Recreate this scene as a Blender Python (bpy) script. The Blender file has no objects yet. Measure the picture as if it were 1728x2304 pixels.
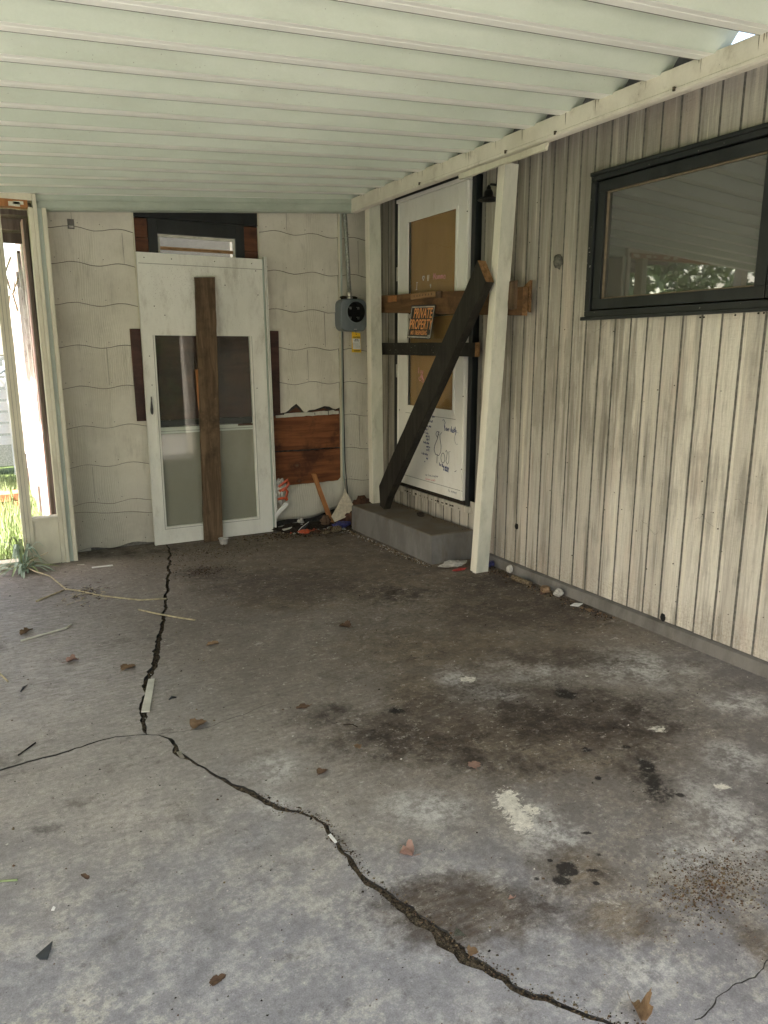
import bpy, bmesh, math, random
from mathutils import Vector, Matrix, noise
R = math.radians
random.seed(7)
sc = bpy.context.scene
COL = sc.collection

# ---------------------------------------------------------------- camera
cam = bpy.data.cameras.new('camera')
co = bpy.data.objects.new('camera', cam)
COL.objects.link(co)
cam.sensor_fit = 'VERTICAL'
cam.sensor_height = 24.0
cam.lens = 24.0 * 1663 / 2304
cam.clip_start = 0.05
cam.clip_end = 500
co.location = (0, 0, 1.40)
co.rotation_euler = (R(90 - 12.28), 0, R(-28.51))
sc.camera = co

# ---------------------------------------------------------------- light
SUN_DIR = Vector((-0.80, -0.20, 1.0)).normalized()       # from the scene towards the sun
elev = math.asin(SUN_DIR.z)
world = bpy.data.worlds.new('World')
sc.world = world
world.use_nodes = True
wn = world.node_tree.nodes
sky = wn.new('ShaderNodeTexSky')
sky.sky_type = 'NISHITA'
sky.sun_disc = False
sky.sun_elevation = elev
sky.sun_rotation = math.atan2(SUN_DIR.x, SUN_DIR.y)
sky.air_density = 1.0
sky.dust_density = 3.5
sky.ozone_density = 1.0
bg = wn['Background']
wt = wn.new('ShaderNodeMix')
wt.data_type = 'RGBA'; wt.blend_type = 'MULTIPLY'; wt.inputs[0].default_value = 1.0
wt.inputs[7].default_value = (1.10, 1.0, .875, 1)
world.node_tree.links.new(sky.outputs[0], wt.inputs[6])
world.node_tree.links.new(wt.outputs[2], bg.inputs[0])
bg.inputs[1].default_value = 0.15
sun = bpy.data.lights.new('sun', 'SUN')
sun.energy = 4.8
sun.angle = R(0.5)
sun.color = (1.0, 0.95, 0.87)
so = bpy.data.objects.new('sun', sun)
COL.objects.link(so)
so.rotation_euler = (-SUN_DIR).to_track_quat('-Z', 'Y').to_euler()
so.location = (-20, -5, 25)
sc.view_settings.view_transform = 'Standard'
sc.view_settings.look = 'None'
sc.view_settings.gamma = 1
sc.view_settings.exposure = 2.85
sc.cycles.max_bounces = 14
sc.cycles.diffuse_bounces = 8
sc.cycles.glossy_bounces = 4
sc.cycles.transparent_max_bounces = 12


# ---------------------------------------------------------------- material helpers
def srgb(r, g, b):
    f = lambda c: (c / 255 / 12.92) if c <= 10 else ((c / 255 + 0.055) / 1.055) ** 2.4
    return (f(r), f(g), f(b), 1)


class NT:
    def __init__(s, name):
        s.m = bpy.data.materials.new(name)
        s.m.use_nodes = True
        s.t = s.m.node_tree
        s.b = s.t.nodes['Principled BSDF']
        s.g = s.t.nodes.new('ShaderNodeNewGeometry')
        s.tc = s.t.nodes.new('ShaderNodeTexCoord')
        s.pos = s.g.outputs['Position']
        s.obj = s.tc.outputs['Object']

    def link(s, a, b):
        s.t.links.new(a, b)

    def put(s, sock, v):
        if isinstance(v, bpy.types.NodeSocket):
            s.link(v, sock)
        else:
            sock.default_value = v

    def math(s, op, a, b=0.0, c=0.0, clamp=False):
        n = s.t.nodes.new('ShaderNodeMath')
        n.operation = op
        n.use_clamp = clamp
        for i, v in enumerate((a, b, c)):
            s.put(n.inputs[i], v)
        return n.outputs[0]

    def mapping(s, v, scale=(1, 1, 1), loc=(0, 0, 0), rot=(0, 0, 0)):
        n = s.t.nodes.new('ShaderNodeMapping')
        s.link(v, n.inputs[0])
        n.inputs['Location'].default_value = loc
        n.inputs['Rotation'].default_value = rot
        n.inputs['Scale'].default_value = scale
        return n.outputs[0]

    def noise(s, v, scale, detail=6, rough=0.6, dist=0.0, color=False):
        n = s.t.nodes.new('ShaderNodeTexNoise')
        s.link(v, n.inputs['Vector'])
        n.inputs['Scale'].default_value = scale
        n.inputs['Detail'].default_value = detail
        n.inputs['Roughness'].default_value = rough
        n.inputs['Distortion'].default_value = dist
        return n.outputs['Color'] if color else n.outputs['Fac']

    def voro(s, v, scale, feature='F1', rnd=1.0):
        n = s.t.nodes.new('ShaderNodeTexVoronoi')
        n.feature = feature
        s.link(v, n.inputs['Vector'])
        n.inputs['Scale'].default_value = scale
        n.inputs['Randomness'].default_value = rnd
        return n.outputs['Distance']

    def wave(s, v, scale, dist=0, detail=2, dscale=1, typ='BANDS', direction='X', prof='SIN', drough=0.5):
        n = s.t.nodes.new('ShaderNodeTexWave')
        n.wave_type = typ
        if typ == 'BANDS':
            n.bands_direction = direction
        else:
            n.rings_direction = direction
        n.wave_profile = prof
        s.link(v, n.inputs['Vector'])
        n.inputs['Scale'].default_value = scale
        n.inputs['Distortion'].default_value = dist
        n.inputs['Detail'].default_value = detail
        n.inputs['Detail Scale'].default_value = dscale
        n.inputs['Detail Roughness'].default_value = drough
        return n.outputs['Fac']

    def ramp(s, v, stops):
        n = s.t.nodes.new('ShaderNodeValToRGB')
        s.link(v, n.inputs[0])
        e = n.color_ramp.elements
        while len(e) < len(stops):
            e.new(0.5)
        for i, (p, c) in enumerate(stops):
            e[i].position = p
            e[i].color = c if hasattr(c, '__len__') else (c, c, c, 1)
        return n.outputs[0]

    def step(s, v, a, b, lo=0.0, hi=1.0):
        n = s.t.nodes.new('ShaderNodeMapRange')
        n.interpolation_type = 'SMOOTHSTEP'
        s.put(n.inputs[0], v)
        n.inputs[1].default_value = a
        n.inputs[2].default_value = b
        n.inputs[3].default_value = lo
        n.inputs[4].default_value = hi
        return n.outputs[0]

    def mix(s, f, a, b, mode='MIX'):
        n = s.t.nodes.new('ShaderNodeMix')
        n.data_type = 'RGBA'
        n.blend_type = mode
        s.put(n.inputs[0], f)
        s.put(n.inputs[6], a)
        s.put(n.inputs[7], b)
        return n.outputs[2]

    def xyz(s, v):
        n = s.t.nodes.new('ShaderNodeSeparateXYZ')
        s.link(v, n.inputs[0])
        return n.outputs

    def vadd(s, a, b, op='ADD'):
        n = s.t.nodes.new('ShaderNodeVectorMath')
        n.operation = op
        s.put(n.inputs[0], a)
        s.put(n.inputs[1], b)
        return n.outputs[0]

    def bump(s, h, strength=0.3, dist=0.01, normal=None):
        n = s.t.nodes.new('ShaderNodeBump')
        s.link(h, n.inputs['Height'])
        n.inputs['Strength'].default_value = strength
        n.inputs['Distance'].default_value = dist
        if normal is not None:
            s.link(normal, n.inputs['Normal'])
        return n.outputs[0]

    def out(s, color=None, rough=None, normal=None, metal=None, spec=None):
        if color is not None:
            s.put(s.b.inputs['Base Color'], color)
        if rough is not None:
            s.put(s.b.inputs['Roughness'], rough)
        if normal is not None:
            s.link(normal, s.b.inputs['Normal'])
        if metal is not None:
            s.b.inputs['Metallic'].default_value = metal
        if spec is not None:
            s.b.inputs['Specular IOR Level'].default_value = spec
        return s.m


def C4(r, g, b):
    return (r, g, b, 1)


def plain(name, col, rough=0.6, metal=0.0, var=0.12, scale=40, bump=0.0):
    n = NT(name)
    f = n.noise(n.obj, scale, 5)
    d = tuple(c * (1 - var * 2) for c in col[:3]) + (1,)
    c = n.mix(n.step(f, 0.35, 0.65), d, col)
    nm = n.bump(f, bump, 0.003) if bump else None
    return n.out(c, rough, nm, metal)


# floor -----------------------------------------------------------
DARK = [(2.073,3.587,0.163,0.118),(1.190,4.574,0.180,0.105),(2.041,2.138,0.067,0.097),(2.076,1.913,0.273,0.179),(1.783,2.009,0.197,0.131),(1.825,1.522,0.077,0.114),(1.915,1.635,0.049,0.096),(1.361,1.279,0.038,0.023),(1.795,1.771,0.025,0.023),(1.352,2.372,0.052,0.040),(2.88,3.539,0.236,0.222),(2.9,2.925,0.291,0.117),(1.168,2.185,0.187,0.099),(1.365,1.934,0.163,0.091),(1.560,1.794,0.097,0.060),(0.75,5.40,0.40,0.15),(1.067,2.461,0.128,0.084),(0.047,2.210,0.042,0.024),(2.25,5.30,0.5,0.13)]
BIG = [(1.766,2.123,.50,.26),(1.95,1.85,.26,.17),(1.335,2.20,.25,.17),(.963,1.348,.27,.115),(2.55,3.02,.45,.26),(2.3,2.42,.30,.12),(2.65,3.4,.36,.28),(1.55,4.1,.5,.3)]
BLACK = [(1.42,1.33,.014,.010),(1.36,1.29,.018,.008),(1.33,1.25,.010,.007),(1.20,1.34,.008,.008),(1.28,1.38,.007,.006),(1.46,1.42,.02,.008),(1.70,1.62,.012,.01),(1.93,1.72,.016,.012),(1.86,1.42,.014,.012),(1.298,1.324,0.024,0.024),(1.250,1.298,0.022,0.018),(1.835,1.50,0.05,0.07),(1.90,1.60,0.03,0.05),(1.795,1.771,0.02,0.018),(1.33,2.36,0.03,0.02),(2.03,2.15,0.04,0.05)]
BROWN = [(1.90,5.02,1.0,.33),(2.358,4.022,1.276,0.742),(2.612,3.065,0.779,0.476),(1.481,2.442,0.135,0.214),(0.963,1.348,0.179,0.114),(1.323,1.310,0.115,0.096),(1.523,0.905,0.045,0.080),(1.284,1.119,0.128,0.065),(1.930,2.758,0.558,0.288),(1.430,3.796,0.317,0.161),(1.617,1.941,0.511,0.237),(2.234,4.913,0.871,0.348)]
LIGHT = [(1.708,2.470,0.091,0.163),(2.067,2.440,0.231,0.154),(2.511,2.199,0.231,0.186),(1.861,1.251,0.098,0.224),(0.754,2.182,0.095,0.086),(1.223,0.975,0.096,0.041),(1.651,1.197,0.118,0.074),(0.698,1.988,0.059,0.049),(1.363,1.471,0.082,0.133),(2.208,1.476,0.098,0.100),(1.786,2.276,0.116,0.086),(1.1,1.75,0.12,0.08),(2.6,1.75,0.12,0.1)]
WHITE = [(1.347,1.650,0.036,0.070),(1.327,1.566,0.034,0.058),(1.380,1.590,0.030,0.026),(2.133,1.758,0.030,0.018),(1.752,2.462,0.034,0.024),(2.018,1.387,0.022,0.018)]


def blob_mask(n, px, py, blobs, soft, wob, wamp):
    """soft mask of all ellipses: 1 inside"""
    acc = None
    ca, sa = math.cos(R(-28.5)), math.sin(R(-28.5))
    for (cx, cy, rx, ry) in blobs:
        dx = n.math('SUBTRACT', px, cx)
        dy = n.math('SUBTRACT', py, cy)
        u = n.math('DIVIDE', n.math('ADD', n.math('MULTIPLY', dx, ca), n.math('MULTIPLY', dy, sa)), rx)
        v = n.math('DIVIDE', n.math('SUBTRACT', n.math('MULTIPLY', dy, ca), n.math('MULTIPLY', dx, sa)), ry)
        d = n.math('SQRT', n.math('ADD', n.math('MULTIPLY', u, u), n.math('MULTIPLY', v, v)))
        acc = d if acc is None else n.math('MINIMUM', acc, d)
    w = n.math('MULTIPLY', n.math('SUBTRACT', wob, 0.5), wamp)
    acc = n.math('ADD', acc, w)
    return n.step(acc, 1.0 - soft, 1.0 + soft, 1.0, 0.0)


def mat_concrete():
    n = NT('stained_concrete')
    P = n.pos
    X, Y, Z = n.xyz(P)
    n1 = n.noise(P, 1.3, 8, 0.62)
    n2 = n.noise(P, 9.0, 8, 0.7)
    n3 = n.noise(P, 48.0, 6, 0.75)
    n4 = n.noise(P, 260.0, 3, 0.7)
    streak = n.noise(n.mapping(P, (3, 12, 1), rot=(0, 0, R(-12))), 5.0, 7, 0.7)
    gr = n.noise(n.mapping(P, (2, 4.2, 1), (1, 4, 0), (0, 0, R(24))), 10.0, 9, 0.8, .8)
    base = n.mix(n.step(n1, 0.35, 0.65), C4(.285, .262, .240), C4(.385, .360, .335))
    base = n.mix(n.math('MULTIPLY', n.step(streak, .46, .70), .5), base, C4(.165, .148, .130))
    base = n.mix(n.math('MULTIPLY', n.step(gr, .54, .70), .45), base, C4(.50, .475, .44))
    # blue-grey floor paint, worn through, on the front slabs
    zone = n.step(n.math('ADD', n.math('ADD', Y, n.math('MULTIPLY', X, 0.25)), n.math('MULTIPLY', n.math('SUBTRACT', n1, .5), 2.2)), 1.35, 2.5, 1.0, 0.06)
    zoneR = n.step(n.math('ADD', n.math('SUBTRACT', n.math('MULTIPLY', Y, 1.0), n.math('MULTIPLY', X, 0.9)), n.math('MULTIPLY', n.math('SUBTRACT', n1, .5), 1.6)), -1.0, 0.5, .8, 0.0)
    zone = n.math('MAXIMUM', zone, zoneR)
    flake = n.step(n.math('ADD', n.math('ADD', n.math('MULTIPLY', n2, .45), n.math('MULTIPLY', n3, .35)), n.math('MULTIPLY', gr, .20)), .495, .535)
    paint = n.mix(n.step(n2, .35, .65), C4(.255, .255, .285), C4(.325, .326, .355))
    worn = n.mix(n.step(n3, .4, .6), C4(.33, .318, .29), C4(.46, .447, .41))
    fr = n.mix(n.math('MULTIPLY', flake, n.step(n1, .38, .60, .12, .85)), paint, worn)
    col = n.mix(n.math('MULTIPLY', zone, .9), base, fr)
    # left slab: pale lilac light from the opening, painted into the colour
    left = n.math('MULTIPLY', n.step(X, .35, .95, 1.0, 0.0), n.step(Y, 2.5, 3.6, 0.0, 1.0))
    col = n.mix(n.math('MULTIPLY', left, n.step(streak, .3, .62, .85, .2)), col, C4(.55, .52, .525))
    east = n.step(n.math('ADD', n.math('ADD', X, n.math('MULTIPLY', Y, .42)), n.math('MULTIPLY', n.math('SUBTRACT', n1, .5), 1.1)), 1.35, 2.3)
    col = n.mix(n.math('MULTIPLY', east, .9), col, C4(.565, .525, .48), 'MULTIPLY')
    # placed marks
    wob1 = n.math('ADD', n.math('MULTIPLY', n.noise(P, 5.0, 8, 0.75), .62), n.math('MULTIPLY', n.noise(P, 24.0, 6, 0.8), .38))
    wob2 = n.noise(n.mapping(P, (1, 1.6, 1), (7, 3, 0)), 40.0, 6, 0.8)
    light = blob_mask(n, X, Y, LIGHT, .75, wob1, 3.0)
    lstr = n.step(n.math('ADD', n.math('MULTIPLY', n3, .45), n.math('MULTIPLY', n2, .55)), .42, .58, .12, .9)
    col = n.mix(n.math('MULTIPLY', light, n.math('MULTIPLY', lstr, .8)), col, C4(.54, .535, .53))
    brown = blob_mask(n, X, Y, BROWN, .6, wob1, 3.2)
    bcol = n.mix(n.step(n2, .35, .65), C4(.105, .080, .056), C4(.185, .148, .108))
    col = n.mix(n.math('MULTIPLY', brown, n.step(streak, .32, .68, .95, .50)), col, bcol)
    big_ = blob_mask(n, X, Y, BIG, .45, wob1, 2.3)
    col = n.mix(n.math('MULTIPLY', big_, n.step(n.math('ADD', n.math('MULTIPLY', n2, .5), n.math('MULTIPLY', streak, .5)), .36, .60, .90, .42)), col, C4(.066, .050, .040))
    dark = blob_mask(n, X, Y, DARK, .65, wob1, 4.6)
    col = n.mix(n.math('MULTIPLY', dark, n.step(n2, .34, .58, .97, .35)), col, C4(.034, .025, .021))
    blk = blob_mask(n, X, Y, BLACK, .3, wob1, 6.5)
    col = n.mix(n.math('MULTIPLY', blk, .92), col, C4(.012, .010, .010))
    wht = blob_mask(n, X, Y, WHITE, .12, wob2, 5.0)
    col = n.mix(n.math('MULTIPLY', wht, .92), col, C4(.70, .67, .60))
    mk = n.math('MAXIMUM', big_, n.math('MULTIPLY', brown, .8))
    cr = n.step(n.noise(n.mapping(P, (1, 1.25, 1), (2, 8, 0)), 6.5, 10, .82, .4), .565, .585)
    col = n.mix(n.math('MULTIPLY', n.math('MULTIPLY', cr, mk), .62), col, C4(.042, .032, .026))
    cr2 = n.step(n.noise(n.mapping(P, (1, 1.3, 1), (5, 1, 0)), 10.0, 10, .84, .3), .590, .608)
    col = n.mix(n.math('MULTIPLY', cr2, n.step(n1, .40, .62, .10, .55)), col, C4(.50, .48, .44))
    cr3 = n.step(n.noise(n.mapping(P, (1, 1.2, 1), (15, 4, 0)), 13.0, 9, .82), .625, .640)
    col = n.mix(n.math('MULTIPLY', cr3, n.math('MULTIPLY', east, .7)), col, C4(.06, .048, .040))
    # general blotches, specks
    blot = n.noise(n.mapping(P, (1, 1, 1), (3, 11, 0)), 3.6, 9, 0.78)
    col = n.mix(n.math('MULTIPLY', n.step(blot, .54, .68), .58), col, C4(.085, .070, .057))
    blot2 = n.noise(n.mapping(P, (1, 1, 1), (13, 1, 0)), 15, 7, 0.75)
    col = n.mix(n.math('MULTIPLY', n.step(blot2, .58, .70), .5), col, C4(.07, .058, .050))
    spk = n.math('MULTIPLY', n.step(n.voro(P, 30), .0, .14, 1, 0), n.step(n2, .46, .56))
    col = n.mix(n.math('MULTIPLY', spk, .85), col, C4(.03, .025, .022))
    spw = n.math('MULTIPLY', n.step(n.voro(n.mapping(P, (1, 1, 1), (.3, .7, 0)), 55), .0, .11, 1, 0), n.step(n1, .43, .56))
    col = n.mix(n.math('MULTIPLY', spw, .65), col, C4(.62, .58, .50))
    fl2 = n.step(n.noise(n.mapping(P, (1, 1.3, 1), (4, 4, 0)), 30.0, 9, .86), .560, .585)
    col = n.mix(n.math('MULTIPLY', fl2, n.step(n2, .40, .60, .10, .55)), col, C4(.50, .485, .45))
    pit = n.step(n.noise(n.mapping(P, (1, 1.2, 1), (9, 2, 0)), 42.0, 8, .86), .590, .612)
    col = n.mix(n.math('MULTIPLY', pit, n.step(blot, .42, .60, .15, .60)), col, C4(.075, .065, .058))
    col = n.mix(.5, col, n.mix(n.step(n4, .25, .75), C4(.6, .6, .6), C4(1.4, 1.4, 1.4)), 'MULTIPLY')
    col = n.mix(.36, col, n.mix(n.step(n3, .28, .72), C4(.50, .49, .48), C4(1.45, 1.46, 1.48)), 'MULTIPLY')
    col = n.mix(.32, col, n.mix(n.step(n2, .28, .72), C4(.60, .59, .58), C4(1.38, 1.38, 1.38)), 'MULTIPLY')
    h = n.math('ADD', n.math('MULTIPLY', n3, .6), n.math('MULTIPLY', n4, .25))
    h = n.math('ADD', h, n.math('MULTIPLY', n2, .9))
    rough = n.step(n2, .3, .7, .62, .9)
    return n.out(col, rough, n.bump(h, .45, .006), spec=.35)


def mat_dirt(name='crack_dirt', a=C4(.030, .024, .018), b=C4(.16, .125, .085)):
    n = NT(name)
    f = n.noise(n.pos, 90, 6, .75)
    v = n.voro(n.pos, 160)
    c = n.mix(n.step(f, .38, .66), a, b)
    return n.out(c, .95, n.bump(n.math('ADD', f, v), .8, .01), spec=.2)


def mat_siding():
    """rough-sawn grooved plywood panels, cream paint weathered to grey-brown"""
    n = NT('weathered_cream_siding')
    P = n.pos
    X, Y, Z = n.xyz(P)
    vs = n.noise(n.mapping(P, (1, 6, .45)), 4.0, 8, .65)          # vertical runs
    vf = n.noise(n.mapping(P, (1, 34, 1.1)), 6.0, 6, .7)
    hs = n.noise(n.mapping(P, (1, 5, 90)), 2.2, 5, .7)           # saw marks
    big = n.noise(P, 1.6, 6, .6)
    sp = n.noise(P, 95, 3, .7)
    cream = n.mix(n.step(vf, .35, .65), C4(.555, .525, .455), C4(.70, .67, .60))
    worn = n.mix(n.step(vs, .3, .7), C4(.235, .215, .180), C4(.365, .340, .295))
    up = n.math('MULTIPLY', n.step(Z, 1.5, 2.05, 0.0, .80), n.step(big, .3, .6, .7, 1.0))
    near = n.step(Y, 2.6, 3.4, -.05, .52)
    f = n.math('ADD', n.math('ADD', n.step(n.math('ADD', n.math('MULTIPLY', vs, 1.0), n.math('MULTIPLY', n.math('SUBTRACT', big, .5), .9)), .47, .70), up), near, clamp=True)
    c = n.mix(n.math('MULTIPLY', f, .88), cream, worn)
    c = n.mix(n.math('MULTIPLY', n.step(vf, .64, .76), .25), c, C4(.24, .21, .16))
    bs = n.noise(n.mapping(P, (1, 8.5, .30), (0, 3, 0)), 3.0, 5, .6)
    c = n.mix(n.math('MULTIPLY', n.step(bs, .53, .66), n.step(Y, 1.6, 3.0, .22, .72)), c, C4(.20, .182, .152))
    c = n.mix(n.math('MULTIPLY', n.step(bs, .44, .34), .45), c, C4(.74, .70, .59))
    bi = n.math('FLOOR', n.math('DIVIDE', n.math('ADD', Y, 20 - 2.043), .1057))
    wn_ = n.t.nodes.new('ShaderNodeTexWhiteNoise'); wn_.noise_dimensions = '1D'; n.link(bi, wn_.inputs['W'])
    c = n.mix(.9, c, n.mix(wn_.outputs['Value'], C4(.88, .87, .86), C4(1.12, 1.12, 1.11)), 'MULTIPLY')
    pk = n.noise(n.mapping(P, (1, 2.5, .6), (0, 9, 2)), 3.0, 5, .6)
    c = n.mix(n.math('MULTIPLY', n.step(pk, .52, .68), .35), c, C4(.60, .50, .42))
    lowd = n.math('MULTIPLY', n.step(Z, .05, .35, 1, 0), n.step(sp, .45, .6))
    c = n.mix(n.math('MULTIPLY', lowd, .35), c, C4(.22, .16, .09))
    dots = n.math('MULTIPLY', n.step(n.voro(P, 26), .0, .11, 1, 0), n.step(big, .46, .58))
    c = n.mix(n.math('MULTIPLY', dots, .75), c, C4(.09, .065, .04))
    c = n.mix(.35, c, n.mix(sp, C4(.7, .7, .7), C4(1.3, 1.3, 1.3)), 'MULTIPLY')
    c = n.mix(.14, c, n.mix(hs, C4(.6, .6, .6), C4(1.4, 1.4, 1.4)), 'MULTIPLY')
    h = n.math('ADD', n.math('MULTIPLY', hs, .8), n.math('ADD', n.math('MULTIPLY', vf, .9), n.math('MULTIPLY', sp, .5)))
    return n.out(c, .85, n.bump(h, .55, .008), spec=.25)


def mat_shingle():
    """cement shingles pressed with a wood grain, off-white"""
    n = NT('woodgrain_shingle')
    P = n.pos
    warp = n.noise(n.mapping(P, (1, 1, .5)), 2.6, 3, .5, color=True)
    Q = n.vadd(n.mapping(P, (1, 1, .16)), n.vadd(warp, (.16, 0, .16), 'MULTIPLY'))
    g = n.wave(Q, 22, 3.0, 2, 1.2, direction='X')
    g2 = n.wave(n.mapping(P, (1, 1, .05)), 46, 2.5, 2, 2.0, direction='X')
    m = n.noise(n.mapping(P, (1.6, 1, .5)), 2.2, 3, .5)
    grain = n.mix(n.step(m, .44, .60), n.math('MULTIPLY', g2, .55), g)
    big = n.noise(P, 2.2, 7, .65)
    sp = n.noise(P, 70, 4, .7)
    c = n.mix(n.step(big, .35, .65), C4(.58, .555, .475), C4(.69, .665, .58))
    c = n.mix(n.math('MULTIPLY', n.step(grain, .55, .95), .20), c, C4(.30, .27, .20))
    X, Y, Z = n.xyz(P)
    low = n.math('MULTIPLY', n.step(Z, .0, .7, 1.0, 0.0), n.step(big, .35, .65))
    c = n.mix(n.math('MULTIPLY', low, .55), c, C4(.26, .235, .19))
    gr = n.noise(n.mapping(P, (6, 1, 1)), 3.5, 8, .7)
    c = n.mix(n.math('MULTIPLY', n.step(gr, .52, .72), .32), c, C4(.27, .25, .20))
    dots = n.math('MULTIPLY', n.step(n.voro(P, 17), .0, .075, 1, 0), n.step(sp, .45, .55))
    c = n.mix(n.math('MULTIPLY', dots, .9), c, C4(.05, .04, .03))
    c = n.mix(.2, c, n.mix(sp, C4(.7, .7, .7), C4(1.3, 1.3, 1.3)), 'MULTIPLY')
    return n.out(c, .7, n.bump(n.math('ADD', grain, n.math('MULTIPLY', sp, .3)), .42, .005), spec=.3)


def mat_wood(name, a, b, axis='Z', scale=1.0, rough=.75, dark=None, wear=None, bump=.4):
    """grain running along `axis` in object space"""
    n = NT(name)
    s = {'X': (.08, 1, 1), 'Y': (1, .08, 1), 'Z': (1, 1, .08)}[axis]
    Q = n.mapping(n.pos, s)
    g = n.noise(Q, 42 * scale, 7, .65, .6)
    g2 = n.noise(Q, 150 * scale, 4, .7)
    big = n.noise(n.pos, 5, 6, .65)
    c = n.mix(n.step(g, .36, .64), a, b)
    if dark is not None:
        c = n.mix(n.math('MULTIPLY', n.step(big, .45, .68), .8), c, dark)
    if wear is not None:
        c = n.mix(n.math('MULTIPLY', n.step(n.noise(n.pos, 34, 7, .8), .60, .70), .85), c, wear)
    c = n.mix(.4, c, n.mix(g2, C4(.65, .65, .65), C4(1.35, 1.35, 1.35)), 'MULTIPLY')
    return n.out(c, rough, n.bump(n.math('ADD', g, n.math('MULTIPLY', g2, .5)), bump, .004), spec=.3)


def mat_paint(name, a, b, dirt=C4(.22, .19, .14), dirt_amt=.5, rough=.55, scale=6, speck=.6, stretch=(1, 1, .35)):
    """aged paint with grime and specks"""
    n = NT(name)
    P = n.pos
    big = n.noise(n.mapping(P, stretch), scale, 8, .68)
    fine = n.noise(P, 110, 4, .7)
    c = n.mix(n.step(big, .35, .65), a, b)
    gr = n.noise(n.mapping(P, stretch, (5, 2, 9)), scale * 1.7, 8, .75)
    c = n.mix(n.math('MULTIPLY', n.step(gr, .50, .74), dirt_amt), c, dirt)
    d = n.math('MULTIPLY', n.step(n.voro(P, 45), .0, .12, 1, 0), n.step(gr, .46, .6))
    c = n.mix(n.math('MULTIPLY', d, speck), c, C4(.06, .045, .03))
    c = n.mix(.15, c, n.mix(fine, C4(.6, .6, .6), C4(1.4, 1.4, 1.4)), 'MULTIPLY')
    return n.out(c, rough, n.bump(n.math('ADD', big, n.math('MULTIPLY', fine, .25)), .2, .004), spec=.4)


def mat_glass(name, tint=C4(.86, .9, .88), dust=.10, fres=1.5, dustcol=C4(.5, .5, .45), lo=.5, hi=1.6):
    n = NT(name)
    t = n.t
    tr = t.nodes.new('ShaderNodeBsdfTransparent')
    tr.inputs[0].default_value = tint
    gl = t.nodes.new('ShaderNodeBsdfGlossy')
    gl.inputs['Roughness'].default_value = .02
    fr = t.nodes.new('ShaderNodeFresnel')
    n.link(n.math('ADD', fres, n.math('MULTIPLY', n.g.outputs['Backfacing'], 1/fres - fres)), fr.inputs[0])
    m1 = t.nodes.new('ShaderNodeMixShader')
    n.link(fr.outputs[0], m1.inputs[0])
    n.link(tr.outputs[0], m1.inputs[1])
    n.link(gl.outputs[0], m1.inputs[2])
    df = t.nodes.new('ShaderNodeBsdfDiffuse')
    df.inputs[0].default_value = dustcol
    m2 = t.nodes.new('ShaderNodeMixShader')
    f = n.noise(n.pos, 5, 7, .7)
    n.link(n.step(f, .3, .75, dust * lo, dust * hi), m2.inputs[0])
    n.link(m1.outputs[0], m2.inputs[1])
    n.link(df.outputs[0], m2.inputs[2])
    n.link(m2.outputs[0], t.nodes['Material Output'].inputs[0])
    return n.m


M = {}
M['concrete'] = mat_concrete()
M['dirt'] = mat_dirt()
M['soil'] = mat_dirt('dark_soil', C4(.018, .015, .012), C4(.06, .047, .035))
M['crumb'] = mat_dirt('dry_crumbs', C4(.10, .075, .045), C4(.30, .235, .15))
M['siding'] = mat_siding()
M['shingle'] = mat_shingle()
M['roof'] = mat_paint('mint_white_roof_paint', C4(.485, .545, .46), C4(.56, .615, .535), C4(.36, .36, .29), .24, .42, 2.2, .8, (.4, 1, 1))
M['rib'] = mat_paint('white_lit_rib_paint', C4(.84, .86, .80), C4(.87, .89, .84), C4(.45, .42, .34), .2, .42, 3, .5, (.3, 1, 1))  # rib white raised to paint in the stronger light on the ribs
M['beam'] = mat_paint('mint_beam_paint', C4(.36, .41, .35), C4(.46, .51, .44), C4(.22, .22, .16), .35, .5, 4, .7, (.5, 1, 1))
M['fascia'] = mat_paint('cream_metal_fascia', C4(.63, .59, .50), C4(.76, .72, .63), C4(.24, .18, .11), .55, .5, 7, .9, (1, .5, .35))
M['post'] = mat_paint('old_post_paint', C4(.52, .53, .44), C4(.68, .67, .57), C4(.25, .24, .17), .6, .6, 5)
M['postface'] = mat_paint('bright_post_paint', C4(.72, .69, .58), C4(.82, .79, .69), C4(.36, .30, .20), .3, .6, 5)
M['trim'] = mat_paint('cream_frame_paint', C4(.56, .53, .42), C4(.68, .65, .53), C4(.34, .27, .16), .3, .6, 5)
M['mint'] = mat_paint('mint_edge_paint', C4(.40, .46, .41), C4(.48, .54, .48), C4(.30, .30, .24), .3, .6, 5)
M['doorwhite'] = mat_paint('dirty_white_door', C4(.67, .67, .61), C4(.77, .77, .71), C4(.30, .27, .21), .5, .45, 4, .8)
M['storm'] = mat_paint('white_storm_door', C4(.77, .76, .71), C4(.84, .83, .78), C4(.50, .46, .36), .3, .4, 3, .3)
M['black'] = mat_paint('black_gloss_paint', C4(.010, .012, .013), C4(.020, .023, .025), C4(.045, .042, .035), .3, .38, 6, .3)
M['chip'] = plain('paint_chip', C4(.55, .53, .48), .8)
M['dark'] = plain('dark_void', C4(.006, .006, .006), .9)
M['tar'] = plain('torn_tar_paper', C4(.05, .045, .04), .8, var=.3)
M['sheath'] = mat_wood('redwood_sheathing', C4(.13, .044, .017), C4(.235, .088, .032), 'X', .6, .7, C4(.045, .018, .010))
M['sheathv'] = mat_wood('dark_red_boarding', C4(.085, .034, .018), C4(.135, .055, .027), 'X', .6, .7, C4(.035, .016, .010))
M['maroon'] = mat_wood('maroon_stained_board', C4(.050, .024, .020), C4(.080, .038, .030), 'X', .5, .6, C4(.022, .012, .011), C4(.10, .05, .035), .25)
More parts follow.
